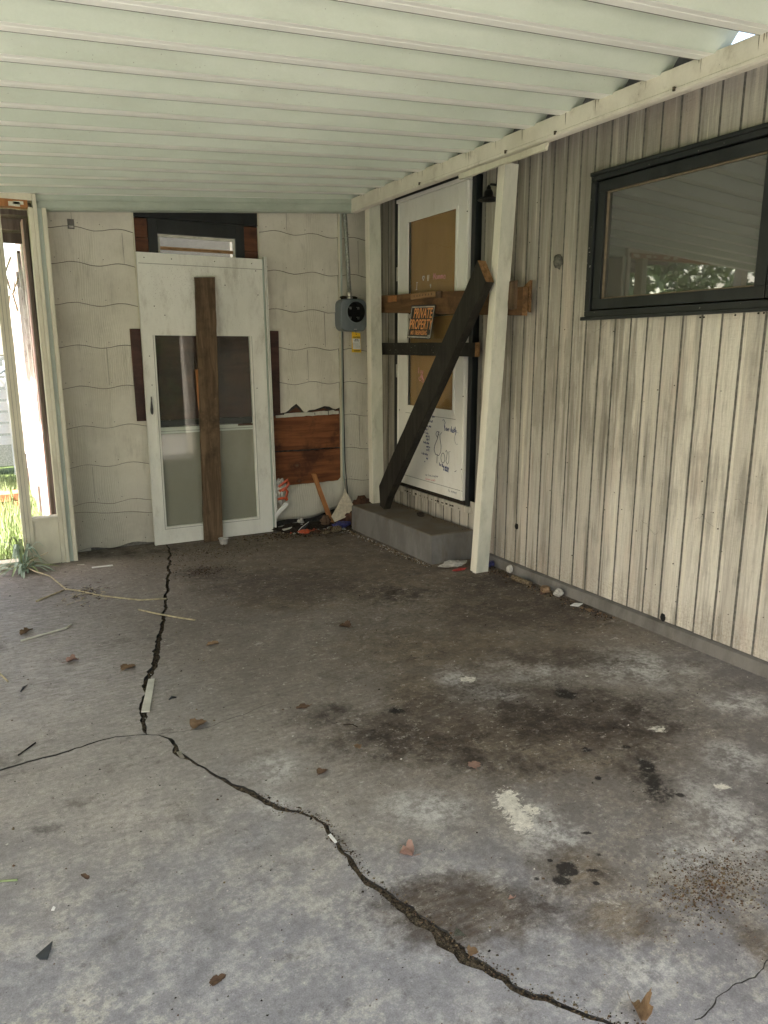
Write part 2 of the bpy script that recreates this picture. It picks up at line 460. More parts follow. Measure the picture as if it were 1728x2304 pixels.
M['plank'] = mat_wood('weathered_plank', C4(.085, .055, .033), C4(.175, .120, .073), 'Z', .55, .85, C4(.040, .026, .017), C4(.27, .20, .125))
M['orange'] = mat_wood('orange_pine', C4(.30, .125, .045), C4(.40, .185, .07), 'Z', .6, .7)
M['brace'] = mat_wood('blackened_timber', C4(.014, .012, .009), C4(.030, .027, .021), 'Z', .6, .6, C4(.010, .009, .008), C4(.075, .065, .05), .35)
M['lath'] = mat_wood('brown_board', C4(.115, .060, .028), C4(.185, .10, .045), 'Y', .6, .75, C4(.055, .027, .015))
M['lathblock'] = mat_wood('raw_block', C4(.24, .135, .06), C4(.33, .20, .10), 'Y', .8, .8)
M['cutend'] = mat_wood('cut_end_grain', C4(.16, .085, .035), C4(.30, .17, .075), 'Y', 1, .85, C4(.05, .028, .014))
M['cardboard'] = mat_paint('brown_hardboard', C4(.36, .185, .055), C4(.47, .25, .08), C4(.13, .075, .03), .5, .6, 1.6, .0)
M['stepc'] = mat_paint('grey_painted_step', C4(.125, .120, .110), C4(.185, .178, .168), C4(.11, .082, .05), .6, .85, 5, .5, (1, 1, .4))
def mat_step():
    m = M['stepc']; t = m.node_tree; b = t.nodes['Principled BSDF']
    src = b.inputs['Base Color'].links[0].from_socket
    g = t.nodes.new('ShaderNodeNewGeometry'); sp = t.nodes.new('ShaderNodeSeparateXYZ'); t.links.new(g.outputs['Position'], sp.inputs[0])
    no = t.nodes.new('ShaderNodeTexNoise'); no.inputs['Scale'].default_value = 7; no.inputs['Detail'].default_value = 8; t.links.new(g.outputs['Position'], no.inputs['Vector'])
    mr = t.nodes.new('ShaderNodeMapRange'); mr.inputs[1].default_value = .192; mr.inputs[2].default_value = .199; t.links.new(sp.outputs[2], mr.inputs[0])
    m2 = t.nodes.new('ShaderNodeMapRange'); m2.inputs[1].default_value = .3; m2.inputs[2].default_value = .62; m2.inputs[3].default_value = .35; m2.inputs[4].default_value = .95; t.links.new(no.outputs[0], m2.inputs[0])
    mu = t.nodes.new('ShaderNodeMath'); mu.operation = 'MULTIPLY'; t.links.new(mr.outputs[0], mu.inputs[0]); t.links.new(m2.outputs[0], mu.inputs[1])
    mx = t.nodes.new('ShaderNodeMix'); mx.data_type = 'RGBA'; t.links.new(mu.outputs[0], mx.inputs[0]); t.links.new(src, mx.inputs[6]); mx.inputs[7].default_value = (.125, .098, .066, 1)
    t.links.new(mx.outputs[2], b.inputs['Base Color'])
mat_step()
M['found'] = mat_paint('grey_foundation', C4(.13, .122, .11), C4(.20, .19, .175), C4(.07, .055, .04), .6, .9, 6, .4)
M['meter'] = mat_paint('grey_meter_enamel', C4(.13, .155, .17), C4(.17, .195, .21), C4(.09, .08, .06), .25, .4, 8, .3)
M['galv'] = plain('galvanised_pipe', C4(.33, .34, .31), .45, .5, .2, 60)
M['steel'] = plain('bright_steel', C4(.62, .60, .55), .3, .9)
M['yellow'] = plain('yellow_tag', C4(.78, .50, .03), .5, var=.05)
M['white'] = plain('white_plastic', C4(.78, .78, .76), .5, var=.05)
M['signblack'] = plain('sign_black', C4(.012, .012, .012), .35, var=.1)
M['signorange'] = plain('sign_orange', C4(.80, .36, .13), .5, var=.05)
M['ink'] = plain('blue_marker', C4(.03, .045, .16), .6, var=.1)
M['inkgrey'] = plain('grey_marker', C4(.05, .06, .10), .6, var=.1)
M['inkfaint'] = plain('faded_marker', C4(.25, .26, .30), .6, var=.1)
M['pink'] = plain('pink_marker', C4(.75, .36, .38), .6, var=.1)
M['greyflash'] = mat_paint('grey_flashing', C4(.055, .056, .062), C4(.10, .10, .108), C4(.04, .036, .032), .6, .6, 6, .4)
M['screen'] = mat_paint('taupe_screen', C4(.32, .29, .235), C4(.37, .335, .275), C4(.26, .235, .19), .3, .55, 3, .2)
M['brokenedge'] = plain('broken_cement', C4(.62, .55, .42), .9)
M['leaf'] = mat_wood('dry_leaf', C4(.15, .095, .055), C4(.27, .18, .105), 'X', .8, .8)
M['leafdark'] = mat_wood('dark_dry_leaf', C4(.07, .042, .026), C4(.13, .08, .05), 'X', .8, .8)
M['leafpink'] = mat_wood('faded_leaf', C4(.20, .12, .095), C4(.28, .18, .145), 'X', .8, .8)
M['straw'] = plain('dry_straw', C4(.50, .43, .28), .8, var=.2)
M['green'] = plain('weed_green', C4(.34, .43, .20), .5, var=.25, scale=20)
M['bluegreen'] = plain('weed_blue_green', C4(.45, .58, .46), .45, var=.2, scale=20)
M['shard'] = plain('slate_shard', C4(.035, .04, .045), .45)
M['plastic'] = plain('clear_cup_plastic', C4(.62, .60, .56), .25)
M['clear'] = mat_glass('clear_glass', dust=.05)
M['dusty'] = mat_glass('dusty_glass', C4(.75, .75, .72), .10)
M['roomglass'] = mat_glass('grey_window_glass', C4(.30, .30, .285), .15, 2.5, C4(.44, .44, .40), .9, 1.15)
M['room'] = plain('dim_room_paint', C4(.10, .10, .09), .9)
M['weep'] = plain('weep_stain', C4(.26, .21, .15), .8, var=.3, scale=90)
M['broken'] = plain('broken_slab_side', C4(.050, .047, .042), .95, var=.3)
M['mortar'] = plain('crack_mortar', C4(.035, .038, .036), .95, var=.3)
M['lap'] = plain('shingle_lap_shade_joint', C4(.20, .185, .145), .9, var=.2)
M['groove'] = plain('groove_grime_rib_shade', C4(.20, .19, .165), .9, var=.2)
M['bead'] = plain('glazing_bead_wood', C4(.22, .17, .11), .7)
M['sash'] = mat_paint('old_white_sash', C4(.45, .44, .38), C4(.58, .57, .50), C4(.20, .17, .12), .5, .6, 9, .5)
M['bagred'] = plain('orange_bag_film', C4(.55, .10, .035), .35, var=.2)
M['bagwhite'] = plain('white_bag_film', C4(.55, .53, .48), .35, var=.2)
M['blue'] = plain('blue_wrapper', C4(.05, .055, .20), .35, var=.3)
M['red'] = plain('red_wrapper', C4(.42, .05, .04), .35, var=.2)
M['dead'] = plain('brown_rag', C4(.10, .045, .025), .9, var=.3, bump=.4)
M['wasp'] = plain('mud_nest', C4(.16, .155, .13), .95, var=.3, bump=.6)
M['shed'] = mat_wood('peeling_white_boards', C4(.62, .58, .58), C4(.80, .78, .78), 'Z', .5, .8, C4(.30, .22, .22), C4(.22, .15, .13))
M['shedpink'] = mat_wood('pink_primed_board', C4(.62, .40, .38), C4(.78, .60, .58), 'Z', .5, .8, C4(.60, .45, .45))
M['sheddark'] = mat_wood('rotten_brown_board', C4(.13, .10, .085), C4(.20, .165, .145), 'Z', .5, .9)
M['grassground'] = mat_dirt('grassy_ground', C4(.05, .075, .02), C4(.13, .17, .05))
M['drive'] = mat_paint('pale_driveway', C4(.42, .40, .36), C4(.52, .50, .46), C4(.30, .28, .25), .4, .9, 2, .3, (1, 1, 1))
M['brick'] = plain('old_brick', C4(.42, .17, .08), .9, var=.2)
M['bark'] = mat_wood('bark', C4(.06, .045, .03), C4(.13, .10, .07), 'Z', .5, .95)
M['foliage'] = plain('tree_leaves', C4(.09, .17, .035), .5, var=.3, scale=3)
M['foliage2'] = plain('light_tree_leaves', C4(.20, .28, .09), .5, var=.3, scale=3)


# ---------------------------------------------------------------- object helpers
def tag(o, label=None, cat=None, group=None, kind=None):
    if label: o['label'] = label
    if cat: o['category'] = cat
    if group: o['group'] = group
    if kind: o['kind'] = kind
    return o


def empty(name, loc, label=None, cat=None, group=None, kind=None):
    o = bpy.data.objects.new(name, None)
    o.empty_display_size = .1
    COL.objects.link(o)
    o.location = loc
    return tag(o, label, cat, group, kind)


def wloc(o):
    v = Vector((0, 0, 0))
    while o is not None:
        v = v + Vector(o.location)
        o = o.parent
    return v


class MB:
    """collects faces in world coordinates; build() makes one mesh object"""
    def __init__(s):
        s.v, s.f, s.mi, s.mats, s.sm = [], [], [], [], []

    def m(s, mat):
        if mat not in s.mats: s.mats.append(mat)
        return s.mats.index(mat)

    def add(s, vs, fs, mat, smooth=False):
        o = len(s.v)
        s.v += [tuple(v) for v in vs]
        k = s.m(mat)
        for f in fs:
            s.f.append(tuple(i + o for i in f)); s.mi.append(k); s.sm.append(smooth)
        return s

    def box(s, x0, x1, y0, y1, z0, z1, mat):
        v = [(x0,y0,z0),(x1,y0,z0),(x1,y1,z0),(x0,y1,z0),(x0,y0,z1),(x1,y0,z1),(x1,y1,z1),(x0,y1,z1)]
        return s.add(v, [(0,3,2,1),(4,5,6,7),(0,1,5,4),(1,2,6,5),(2,3,7,6),(3,0,4,7)], mat)

    def hexa(s, v, mat):
        """8 corners: bottom 4 (ccw), top 4"""
        return s.add(v, [(0,3,2,1),(4,5,6,7),(0,1,5,4),(1,2,6,5),(2,3,7,6),(3,0,4,7)], mat)

    def prism(s, poly, fn, a, b, mat, cap=True, smooth=False):
        """poly: list of (u, v); fn(u, v, w) -> xyz; extruded from w=a to w=b"""
        n = len(poly)
        vs = [fn(u, v, a) for u, v in poly] + [fn(u, v, b) for u, v in poly]
        fs = [(i, (i+1) % n, (i+1) % n + n, i + n) for i in range(n)]
        if cap: fs += [tuple(range(n))[::-1], tuple(range(n, 2*n))]
        return s.add(vs, fs, mat, smooth)

    def tube(s, pts, r, mat, seg=6, cap=True):
        pts = [Vector(p) for p in pts]
        rs = r if hasattr(r, '__len__') else [r] * len(pts)
        vs, fs = [], []
        for i, p in enumerate(pts):
            d = (pts[min(i+1, len(pts)-1)] - pts[max(i-1, 0)])
            if d.length < 1e-9: d = Vector((0, 0, 1))
            d.normalize()
            up = Vector((0, 0, 1)) if abs(d.z) < .9 else Vector((1, 0, 0))
            a = d.cross(up).normalized(); b = d.cross(a)
            for k in range(seg):
                t = 2 * math.pi * k / seg
                vs.append(p + (a * math.cos(t) + b * math.sin(t)) * rs[i])
        for i in range(len(pts) - 1):
            for k in range(seg):
                k2 = (k + 1) % seg
                fs.append((i*seg+k, i*seg+k2, (i+1)*seg+k2, (i+1)*seg+k))
        if cap:
            fs.append(tuple(range(seg))[::-1]); fs.append(tuple(range((len(pts)-1)*seg, len(pts)*seg)))
        return s.add(vs, fs, mat, seg > 5)

    def build(s, name, parent=None, loc=None, bevel=0.0, smooth=None, fixn=True):
        me = bpy.data.meshes.new(name)
        o = bpy.data.objects.new(name, me)
        if parent is not None:
            base = wloc(parent); loc = (0, 0, 0)
        else:
            if loc is None:
                xs = [v[0] for v in s.v]; ys = [v[1] for v in s.v]; zs = [v[2] for v in s.v]
                loc = ((min(xs)+max(xs))/2, (min(ys)+max(ys))/2, min(zs))
            base = Vector(loc)
        me.from_pydata([(v[0]-base.x, v[1]-base.y, v[2]-base.z) for v in s.v], [], s.f)
        for m_ in s.mats: me.materials.append(m_)
        me.polygons.foreach_set('material_index', s.mi)
        me.polygons.foreach_set('use_smooth', s.sm if smooth is None else [smooth]*len(s.f))
        me.update()
        if fixn:
            bm = bmesh.new(); bm.from_mesh(me)
            bmesh.ops.recalc_face_normals(bm, faces=bm.faces)
            bm.to_mesh(me); bm.free()
        COL.objects.link(o)
        o.location = loc
        if parent is not None: o.parent = parent
        if bevel:
            b = o.modifiers.new('bevel', 'BEVEL'); b.width = bevel; b.segments = 2; b.limit_method = 'ANGLE'; b.angle_limit = R(40)
        return o


def lerp(a, b, t): return a + (b - a) * t


def rough_board(mb, fn, u0, u1, v0, v1, w0, w1, mat, seg=14, amp=.002, seed=0, ends=.004, endmat=None):
    """a board along u with slightly uneven edges; fn(u, v, w) -> xyz"""
    rnd = random.Random(seed)
    vs, fs = [], []
    j = lambda a=amp: rnd.uniform(-a, a)
    for i in range(seg + 1):
        t = i / seg
        e = ends if i in (0, seg) else 0
        for (v, w) in ((v0, w0), (v1, w0), (v1, w1), (v0, w1)):
            u = lerp(u0, u1, t) + (j(e) if e else 0)
            vs.append(fn(u, v + j(), w + j(amp*.3)))
    for i in range(seg):
        for k in range(4):
            a, b = i*4+k, i*4+(k+1) % 4
            fs.append((a, b, b+4, a+4))
    mb.add(vs, fs, mat)
    mb.add(vs[:4], [(3,2,1,0)], endmat or mat)
    mb.add(vs[-4:], [(0,1,2,3)], endmat or mat)


# ================================================================ GROUND
def jag(pts, step=.02, amp=.006, seed=0):
    """resample a polyline and displace it with coherent noise -> list of (x, y, s)"""
    out = []
    acc = 0.0
    for (a, b) in zip(pts[:-1], pts[1:]):
        L = math.hypot(b[0]-a[0], b[1]-a[1]); n = max(1, int(L / step))
        for i in range(n):
            t = i / n
            x, y, w = lerp(a[0], b[0], t), lerp(a[1], b[1], t), lerp(a[2], b[2], t)
            s = acc + L * t
            nx, ny = -(b[1]-a[1])/L, (b[0]-a[0])/L
            d = noise.noise((s*9, seed*7.3, 0)) * amp * 2.6 + noise.noise((s*34, seed*3.1, 5)) * amp * 1.4
            out.append((x + nx*d, y + ny*d, w, nx, ny, s))
        acc += L
    b = pts[-1]; out.append((b[0], b[1], b[2], nx, ny, acc))
    return out


def sides(cl, seed):
    """left and right edges of a crack centre line (+n side, -n side)"""
    A, B = [], []
    for (x, y, w, nx, ny, s) in cl:
        wa = w/2 * (1 + .9*noise.noise((s*22, seed, 1))); wb = w/2 * (1 + .9*noise.noise((s*22, seed, 9)))
        A.append((x + nx*wa, y + ny*wa)); B.append((x - nx*wb, y - ny*wb))
    return A, B


c1 = jag([(1.13,5.62,0.0119),(1.096,5.274,0.0119),(1.028,4.93,0.0170),(.908,4.472,0.0187),(.821,4.127,0.0153),(.741,3.831,0.0187),(.684,3.638,0.0221),(.619,3.406,0.0289),(.551,3.206,0.0289),(.506,3.045,0.0272),(.451,2.861,0.0255),(.432,2.742,0.0204),(.425,2.640,0.0085)], seed=1)
c2 = jag([(-3.5,2.35,0.0121),(-1.5,2.50,0.0121),(-.065,2.634,0.0121),(.022,2.646,0.0121),(.158,2.659,0.0105),(.238,2.676,0.0088),(.319,2.680,0.0072),(.425,2.640,0.0044)], amp=.005, seed=2)
c3 = jag([(.425,2.640,.004),(.462,2.612,.004),(.498,2.567,.012),(.494,2.442,.024),(.543,2.346,.008),(.585,2.211,.014),(.644,2.097,.026),(.694,1.977,.018),(.777,1.878,.008),(.79,1.819,.012),(.781,1.75,.013),(.789,1.643,.015),(.796,1.544,.018),(.814,1.447,.028),(.844,1.358,.034),(.862,1.298,.040),(.872,1.214,.036),(.900,1.164,.026),(.920,1.093,.020),(.966,1.029,.016),(1.009,.973,.012),(1.057,.912,.012),(1.3,.45,.012),(1.75,-.4,.012),(2.1,-1.6,.012)], seed=3)
A1, B1 = sides(c1, 11)   # direction is -y: +n side is +x (east)
A2, B2 = sides(c2, 12)   # direction +x: +n side is +y
A3, B3 = sides(c3, 13)   # direction -y: +n side is east


def slab(poly, label):
    mb = MB()
    n = len(poly)
    vs = [(x, y, 0) for x, y in poly] + [(x + noise.noise((x*30, y*30, 2))*.006, y + noise.noise((x*30, y*30, 8))*.006, -.09) for x, y in poly]
    mb.add(vs, [tuple(range(n))], M['concrete'])
    mb.add(vs, [((i+1) % n, i, i + n, (i+1) % n + n) for i in range(n)], M['broken'])
    o = mb.build('concrete_floor', loc=(0, 0, 0), fixn=False)
    bm = bmesh.new(); bm.from_mesh(o.data)
    bmesh.ops.triangulate(bm, faces=[f for f in bm.faces if len(f.verts) > 4], ngon_method='EAR_CLIP')
    bmesh.ops.recalc_face_normals(bm, faces=bm.faces)
    bm.to_mesh(o.data); bm.free()
    return tag(o, label, 'floor', kind='structure')


# east slab
polyE = A1 + A3[1:] + [(2.96, -1.6), (2.96, 5.62)]
slab(polyE, 'stained brown and grey slab in front of the boarded door')
# north-west slab (+n side of c2, -n side of c1)
polyW = B1[::-1] + [(-3.5, 5.27)][:0]
polyW = [(x, y) for x, y in B1][:-1] + [(x, y) for x, y in A2][::-1] + [(-3.5, 5.27), (.40, 5.27), (.40, 5.62)]
slab(polyW, 'pale slab with painted-in light left of the long crack')
polyS = [(x, y) for x, y in B2][:-1] + B3[1:] + [(-3.5, -1.6)]
slab(polyS, 'blue-grey painted slab in the foreground below the thin crack')

mb = MB()
mb.add([(-3.6,-1.7,-.05),(3.05,-1.7,-.05),(3.05,5.7,-.05),(-3.6,5.7,-.05)], [(0,1,2,3)], M['soil'])
tag(mb.build('soil', loc=(0,0,0)), 'dark soil down in the cracks under the slabs', 'soil', kind='structure')


def crack_fill(A, B, s0, s1, z, mat, name, label, kind='stuff'):
    mb = MB(); vs = []; fs = []
    for i in range(s0, s1):
        a, b = A[i], B[i]
        for t in (0, .33, .66, 1):
            x, y = lerp(a[0], b[0], t), lerp(a[1], b[1], t)
            h = z + (.004*noise.noise((x*80, y*80, 3)) if t in (.33, .66) else -.004) + .003
            vs.append((x, y, h))
    n = s1 - s0
    for i in range(n - 1):
        for k in range(3):
            p = i*4 + k
            fs.append((p, p+1, p+5, p+4))
    mb.add(vs, fs, mat, True)
    return tag(mb.build(name, loc=(0,0,0)), label, 'dirt', kind=kind)


n3_ = len(A3)
crack_fill(A3, B3, 6, n3_ - 90, -.006, M['dirt'], 'crack_dirt', 'dark crumbly dirt filling the diagonal crack in the foreground')
crack_fill(A2, B2, 0, len(A2), -.009, M['mortar'], 'crack_filler', 'grey mortar filling the thin crack at the left')
crack_fill(A1, B1, 0, len(A1), -.014, M['dirt'], 'crack_dirt', 'dark damp dirt deep inside the long crack running to the back wall')

# outside ground
mb = MB()
S_ = 120
for (x0, x1, y0, y1, mt) in ((-S_, S_, 5.27, S_, 'grassground'), (-S_, -3.5, -S_, 5.27, 'grassground')):
    mb.add([(x0,y0,-.10),(x1,y0,-.10),(x1,y1,-.10),(x0,y1,-.10)], [(0,1,2,3)], M[mt])
tag(mb.build('lawn', loc=(0,0,0)), 'overgrown grassy ground outside the carport', 'ground', kind='structure')
mb = MB()
mb.add([(-3.5,-S_,-.04),(S_,-S_,-.04),(S_,-1.6,-.04),(-3.5,-1.6,-.04)], [(0,1,2,3)], M['drive'])
mb.add([(2.96,-1.6,-.04),(S_,-1.6,-.04),(S_,5.27,-.04),(2.96,5.27,-.04)], [(0,1,2,3)], M['drive'])
tag(mb.build('driveway', loc=(0,0,0)), 'pale concrete driveway in the open sun', 'driveway', kind='structure')

# ================================================================ CARPORT ROOF
def zr(x): return 2.31 + .077 * x
roof = empty('carport_canopy', (0, 5.3, 2.3), 'white ribbed metal carport roof with cream fascia and mint beam', 'roof', kind='thing')
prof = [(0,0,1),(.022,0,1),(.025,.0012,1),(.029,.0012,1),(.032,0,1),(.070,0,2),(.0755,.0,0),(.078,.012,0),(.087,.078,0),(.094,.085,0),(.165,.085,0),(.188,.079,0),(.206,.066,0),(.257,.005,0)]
PER = .2633
mb = MB()
NX = 10
ys = []
y = 2.60 - 15 * PER
k = 0
while y < 5.35:
    for (dy, dz, isrib) in prof:
        ys.append((y + dy, dz, isrib))
    y += PER
ys = [p for p in ys if p[0] < 5.48]
xs = [lerp(-3.25, 2.66, i / NX) for i in range(NX + 1)]
vs = []
for x in xs:
    for (yy, dz, r_) in ys:
        vs.append((x, yy + .03 * (x - .15), zr(x) + dz))
ny = len(ys)
fr, fg, fs_ = [], [], []
for i in range(NX):
    for j in range(ny - 1):
        q = (i*ny+j, (i+1)*ny+j, (i+1)*ny+j+1, i*ny+j+1)
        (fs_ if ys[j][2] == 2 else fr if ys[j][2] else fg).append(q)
top = [(x, yy, z + .004) for (x, yy, z) in vs]
mb.add(vs, fg, M['roof'], False)
mb.add(vs, fr, M['rib'], False)
mb.add(vs, fs_, M['groove'], False)  # dark strip at each rib's far edge paints in its shadow line
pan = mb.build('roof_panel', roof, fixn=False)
sd = pan.modifiers.new('solid', 'SOLIDIFY'); sd.thickness = .002; sd.offset = 0
# back beam (mint C channel under the panel ends)
mb = MB()
def beampt(x, y, dz): return (x, y, zr(x) + dz)
profb = [(5.30, .0), (5.30, -.030), (5.296, -.034), (5.296, -.040), (5.30, -.044), (5.30, -.078), (5.288, -.083), (5.288, -.089), (5.30, -.093), (5.36, -.093), (5.36, 0)]
vs = []
for x in (.436, 1.1, 1.9, 2.64):
    for (yy, dz) in profb: vs.append(beampt(x, yy, dz))
fs = []
n = len(profb)
for i in range(3):
    for j in range(n):
        fs.append((i*n+j, (i+1)*n+j, (i+1)*n+(j+1) % n, i*n+(j+1) % n))
fs += [tuple(range(n)), tuple(range(3*n, 4*n))]
mb.add(vs, fs, M['beam'])
mb.build('back_beam', roof)
# fascia along the house
mb = MB()
pf = [(2.600, 2.517), (2.600, 2.440), (2.594, 2.436), (2.594, 2.424), (2.606, 2.419), (2.64, 2.419), (2.64, 2.517)]
vs, fs = [], []
NY = 16
for i in range(NY + 1):
    y = lerp(5.30, -1.2, i / NY)
    w = .0025 * math.sin(i * 1.9)
    for (x, z) in pf: vs.append((x + w, y + (.05 if z > 2.5 and i == 0 else 0), z - (.006 if i == 0 else 0)))
n = len(pf)
for i in range(NY):
    for j in range(n): fs.append((i*n+j, (i+1)*n+j, (i+1)*n+(j+1) % n, i*n+(j+1) % n))
fs += [tuple(range(n)), tuple(range(NY*n, NY*n+n))]
mb.add(vs, fs, M['fascia'])
fas = mb.build('fascia', roof)
mb = MB()
for (y, z) in ((3.42, 2.438), (2.32, 2.437), (4.30, 2.44), (3.03, 2.44)):
    mb = MB()
    mb.tube([(2.603, y, z), (2.588, y, z - .002)], .0035, M['dirt'], 6)
    mb.box(2.586, 2.602, y-.004, y+.004, z-.012, z+.004, M['dirt'])
    mb.build('nail', fas)
mb = MB(); rnd = random.Random(12)
for k in range(-3, 11):
    for q in range(rnd.choice((1, 2, 2, 3))):
        y = 2.60 + .073 + k*PER + .07 + rnd.uniform(-.05, .03)
        if y > 5.2: continue
        w_, h_ = rnd.uniform(.002, .006), rnd.uniform(.015, .065)
        mb.add([(2.5972, y, 2.515), (2.5972, y + w_, 2.515), (2.5972, y + w_*.8, 2.515 - h_*.6), (2.5972, y + w_*.3, 2.515 - h_)], [(0, 1, 2, 3)], M['weep'])
mb.build('weep_stains', fas)['kind'] = 'stuff'
mb = MB()
rough_board(mb, lambda u, v, w: (w, u, v + .012*(u-3.4)*0), 3.84, 3.08, 2.374, 2.404, 2.582, 2.600, M['trim'], 12, .003, 5, .012)
mb.build('trim_strip', roof)
# grey flashings seen through flute ends, plus plates added to block sun
mb = MB()
mb.box(2.650,2.654,2.20,5.5,2.515,2.72,M['greyflash'])
mb.hexa([(2.642,-1.4,2.505),(2.928,-1.4,2.588),(2.928,5.50,2.588),(2.642,5.50,2.505),(2.642,-1.4,2.510),(2.928,-1.4,2.593),(2.928,5.50,2.593),(2.642,5.50,2.510)],M['greyflash'])
mb.add([(x, y, zr(x) + .10) for (x, y) in ((-.8,5.36),(3.1,5.36),(3.1,5.75),(-.8,5.75))], [(0,1,2,3)], M['greyflash'])  # plate added above the wall top to stop sun leaking in
mb.box(1.9, 3.12, 4.5, 5.75, 2.74, 2.745, M['greyflash'])  # unseen plate added over the corner to keep direct sun out
mb.build('flashing_sun_plates', roof)
# outer edge beam on the open side
mb = MB()
mb.box(-3.24, -3.16, -1.2, 5.36, zr(-3.2)-.16, zr(-3.2)-.002, M['beam'])
mb.build('edge_beam', roof)

# ================================================================ SIDE HOUSE WALL  (plane x = 2.93)
side = empty('house_side_wall', (2.93, 3.0, 0), 'cream grooved panel wall of the house with the black window', 'wall', kind='thing')
WX = 2.93
mb = MB()
grooves = [2.043 + .1057 * k for k in range(-32, 34)]
DY0, DY1, DZ0, DZ1 = 4.10, 5.165, .375, 2.50        # door opening
WY0, WY1, WZ0, WZ1 = 1.02, 3.085, 1.585, 2.285      # window opening


def siding_strip(y0, y1, z0, z1):
    """one board between two grooves incl. a groove at y1"""
    g = .0056 + .0016 * noise.noise((y1 * 91, 0, 0))
    x = WX + .0018 * noise.noise((y0 * 5, z0, 0))
    pr_ = [(x, y0 + g), (x, y1 - g), (x + .0045, y1 - g + .0015), (x + .0045, y1 + g - .0015), (WX, y1 + g)]
    jz = z0 + (.006 * noise.noise((y0 * 37, 0, 4)) if z0 < .2 else 0)
    nz = 1
    vs = []
    for zz in (jz, z1):
        for (a, b) in pr_: vs.append((a, b, zz))
    m_ = len(pr_)
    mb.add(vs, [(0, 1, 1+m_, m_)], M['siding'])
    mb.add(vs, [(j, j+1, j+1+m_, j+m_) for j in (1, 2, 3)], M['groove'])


for a, b in zip(grooves[:-1], grooves[1:]):
    mid = (a + b) / 2
    if mid > 5.515: continue
    b2 = min(b, 5.52)
    segs = [(.068, 2.62)]
    if WY0 - .03 < mid < WY1 + .03: segs = [(.068, WZ0 + .01), (WZ1 - .01, 2.62)]
    if DY0 < mid < DY1: segs = [(.068, DZ0 + .005), (DZ1, 2.62)]
    for z0, z1 in segs: siding_strip(a, b2, z0, z1)
mb.build('siding', side, fixn=False)
mb = MB()
for (y0, y1, z0, z1) in ((-1.4, 5.6, .072, .30), (-1.4, WY0, .30, 2.6), (WY1, DY0, .30, 2.6), (DY1, 5.6, .30, 2.6), (WY0, WY1, .30, WZ0), (WY0, WY1, WZ1, 2.6), (DY0, DY1, DZ1, 2.6), (DY0, DY1, .30, DZ0-.003)):
    mb.box(WX + .009, WX + .10, y0, y1, z0, z1, M['found'])
mb.box(WX + .10, WX + .13, -1.4, 5.6, .05, 2.6, M['room'])
mb.build('wall_core', side)
mb = MB()
vs = []
N = 60
for i in range(N + 1):
    y = lerp(-1.4, 5.6, i / N)
    d = .006 * noise.noise((y * 3, 0, 0))
    vs += [(WX - .030 + d, y, -.03), (WX - .022 + d, y, .058 + d*.6), (WX + .02, y, .066)]
mb.add(vs, [(i*3+k, i*3+k+1, i*3+k+4, i*3+k+3) for i in range(N) for k in (0, 1)], M['found'])
mb.build('foundation', side, fixn=False)

# window in the side wall
win = MB()
fy0, fy1, fz0, fz1 = 1.02, 3.088, 1.572, 2.290
def ring(mb, x0, x1, y0, y1, z0, z1, w, mat, wt=None, wb=None):
    wt = wt or w; wb = wb or w
    mb.box(x0, x1, y0, y1, z0, z0 + wb, mat)
    mb.box(x0, x1, y0, y1, z1 - wt, z1, mat)
    mb.box(x0, x1, y0, y0 + w, z0 + wb, z1 - wt, mat)
    mb.box(x0, x1, y1 - w, y1, z0 + wb, z1 - wt, mat)
ring(win, WX - .034, WX + .06, fy0, fy1, fz0, fz1, .036, M['black'])
win.box(WX - .050, WX - .030, fy0 - .012, fy1 + .012, fz0 - .012, fz0 + .006, M['black'])
win.box(WX - .044, WX - .032, fy0, fy1, fz1 - .012, fz1 + .006, M['black'])
wf = win.build('window', side, bevel=.003)
mb = MB()
for (y0, y1) in ((2.052, fy1 - .040), (fy0 + .040, 2.048)):
    ring(mb, WX - .020, WX + .03, y0, y1, fz0 + .042, fz1 - .042, .052, M['black'])
mb.build('sash', wf, bevel=.003)
mb = MB()
for (y0, y1) in ((2.104, fy1 - .092), (fy0 + .092, 1.996)):
    ring(mb, WX - .004, WX + .010, y0, y1, fz0 + .0945, fz1 - .0945, .006, M['bead'])
mb.build('glazing_bead', wf)
for (y0, y1) in ((2.104, fy1 - .092), (fy0 + .092, 1.996)):
    mb = MB(); mb.add([(WX+.007,y0,fz0+.094),(WX+.007,y1,fz0+.094),(WX+.007,y1,fz1-.094),(WX+.007,y0,fz1-.094)], [(0,1,2,3)], M['roomglass']); mb.build('pane', wf)
mb = MB()
for i in range(46):
    t = random.random() * 4
    y = random.uniform(fy0, fy1); z = random.uniform(fz0, fz1); s_ = random.uniform(.001, .003)
    if t < 1: y = fy1 - random.uniform(.003, .033)
    elif t < 2: z = fz0 + random.uniform(.004, .033)
    elif t < 3: z = fz1 - random.uniform(.004, .033)
    else: y = fy0 + random.uniform(.003, .033)
    mb.box(WX - .0352, WX - .0335, y, y + s_ * random.choice((1, 1, 4)), z, z + s_, M['chip'])
mb.build('paint_chips', wf)['kind'] = 'stuff'

# storm door hung in the side wall
door = MB()
dx = 2.895
dy0, dy1, dz0, dz1 = 4.186, 5.113, .378, 2.470       # leaf
gy0, gy1, gz0, gz1 = 4.308, 4.962, .985, 2.335       # glass opening
def leaf(y0, y1, z0, z1, x0=dx, x1=dx + .035, mat=M['storm']): door.box(x0, x1, y0, y1, z0, z1, mat)
leaf(dy0, gy0, dz0, dz1); leaf(gy1, dy1, dz0, dz1); leaf(gy0, gy1, dz0, gz0); leaf(gy0, gy1, gz1, dz1)
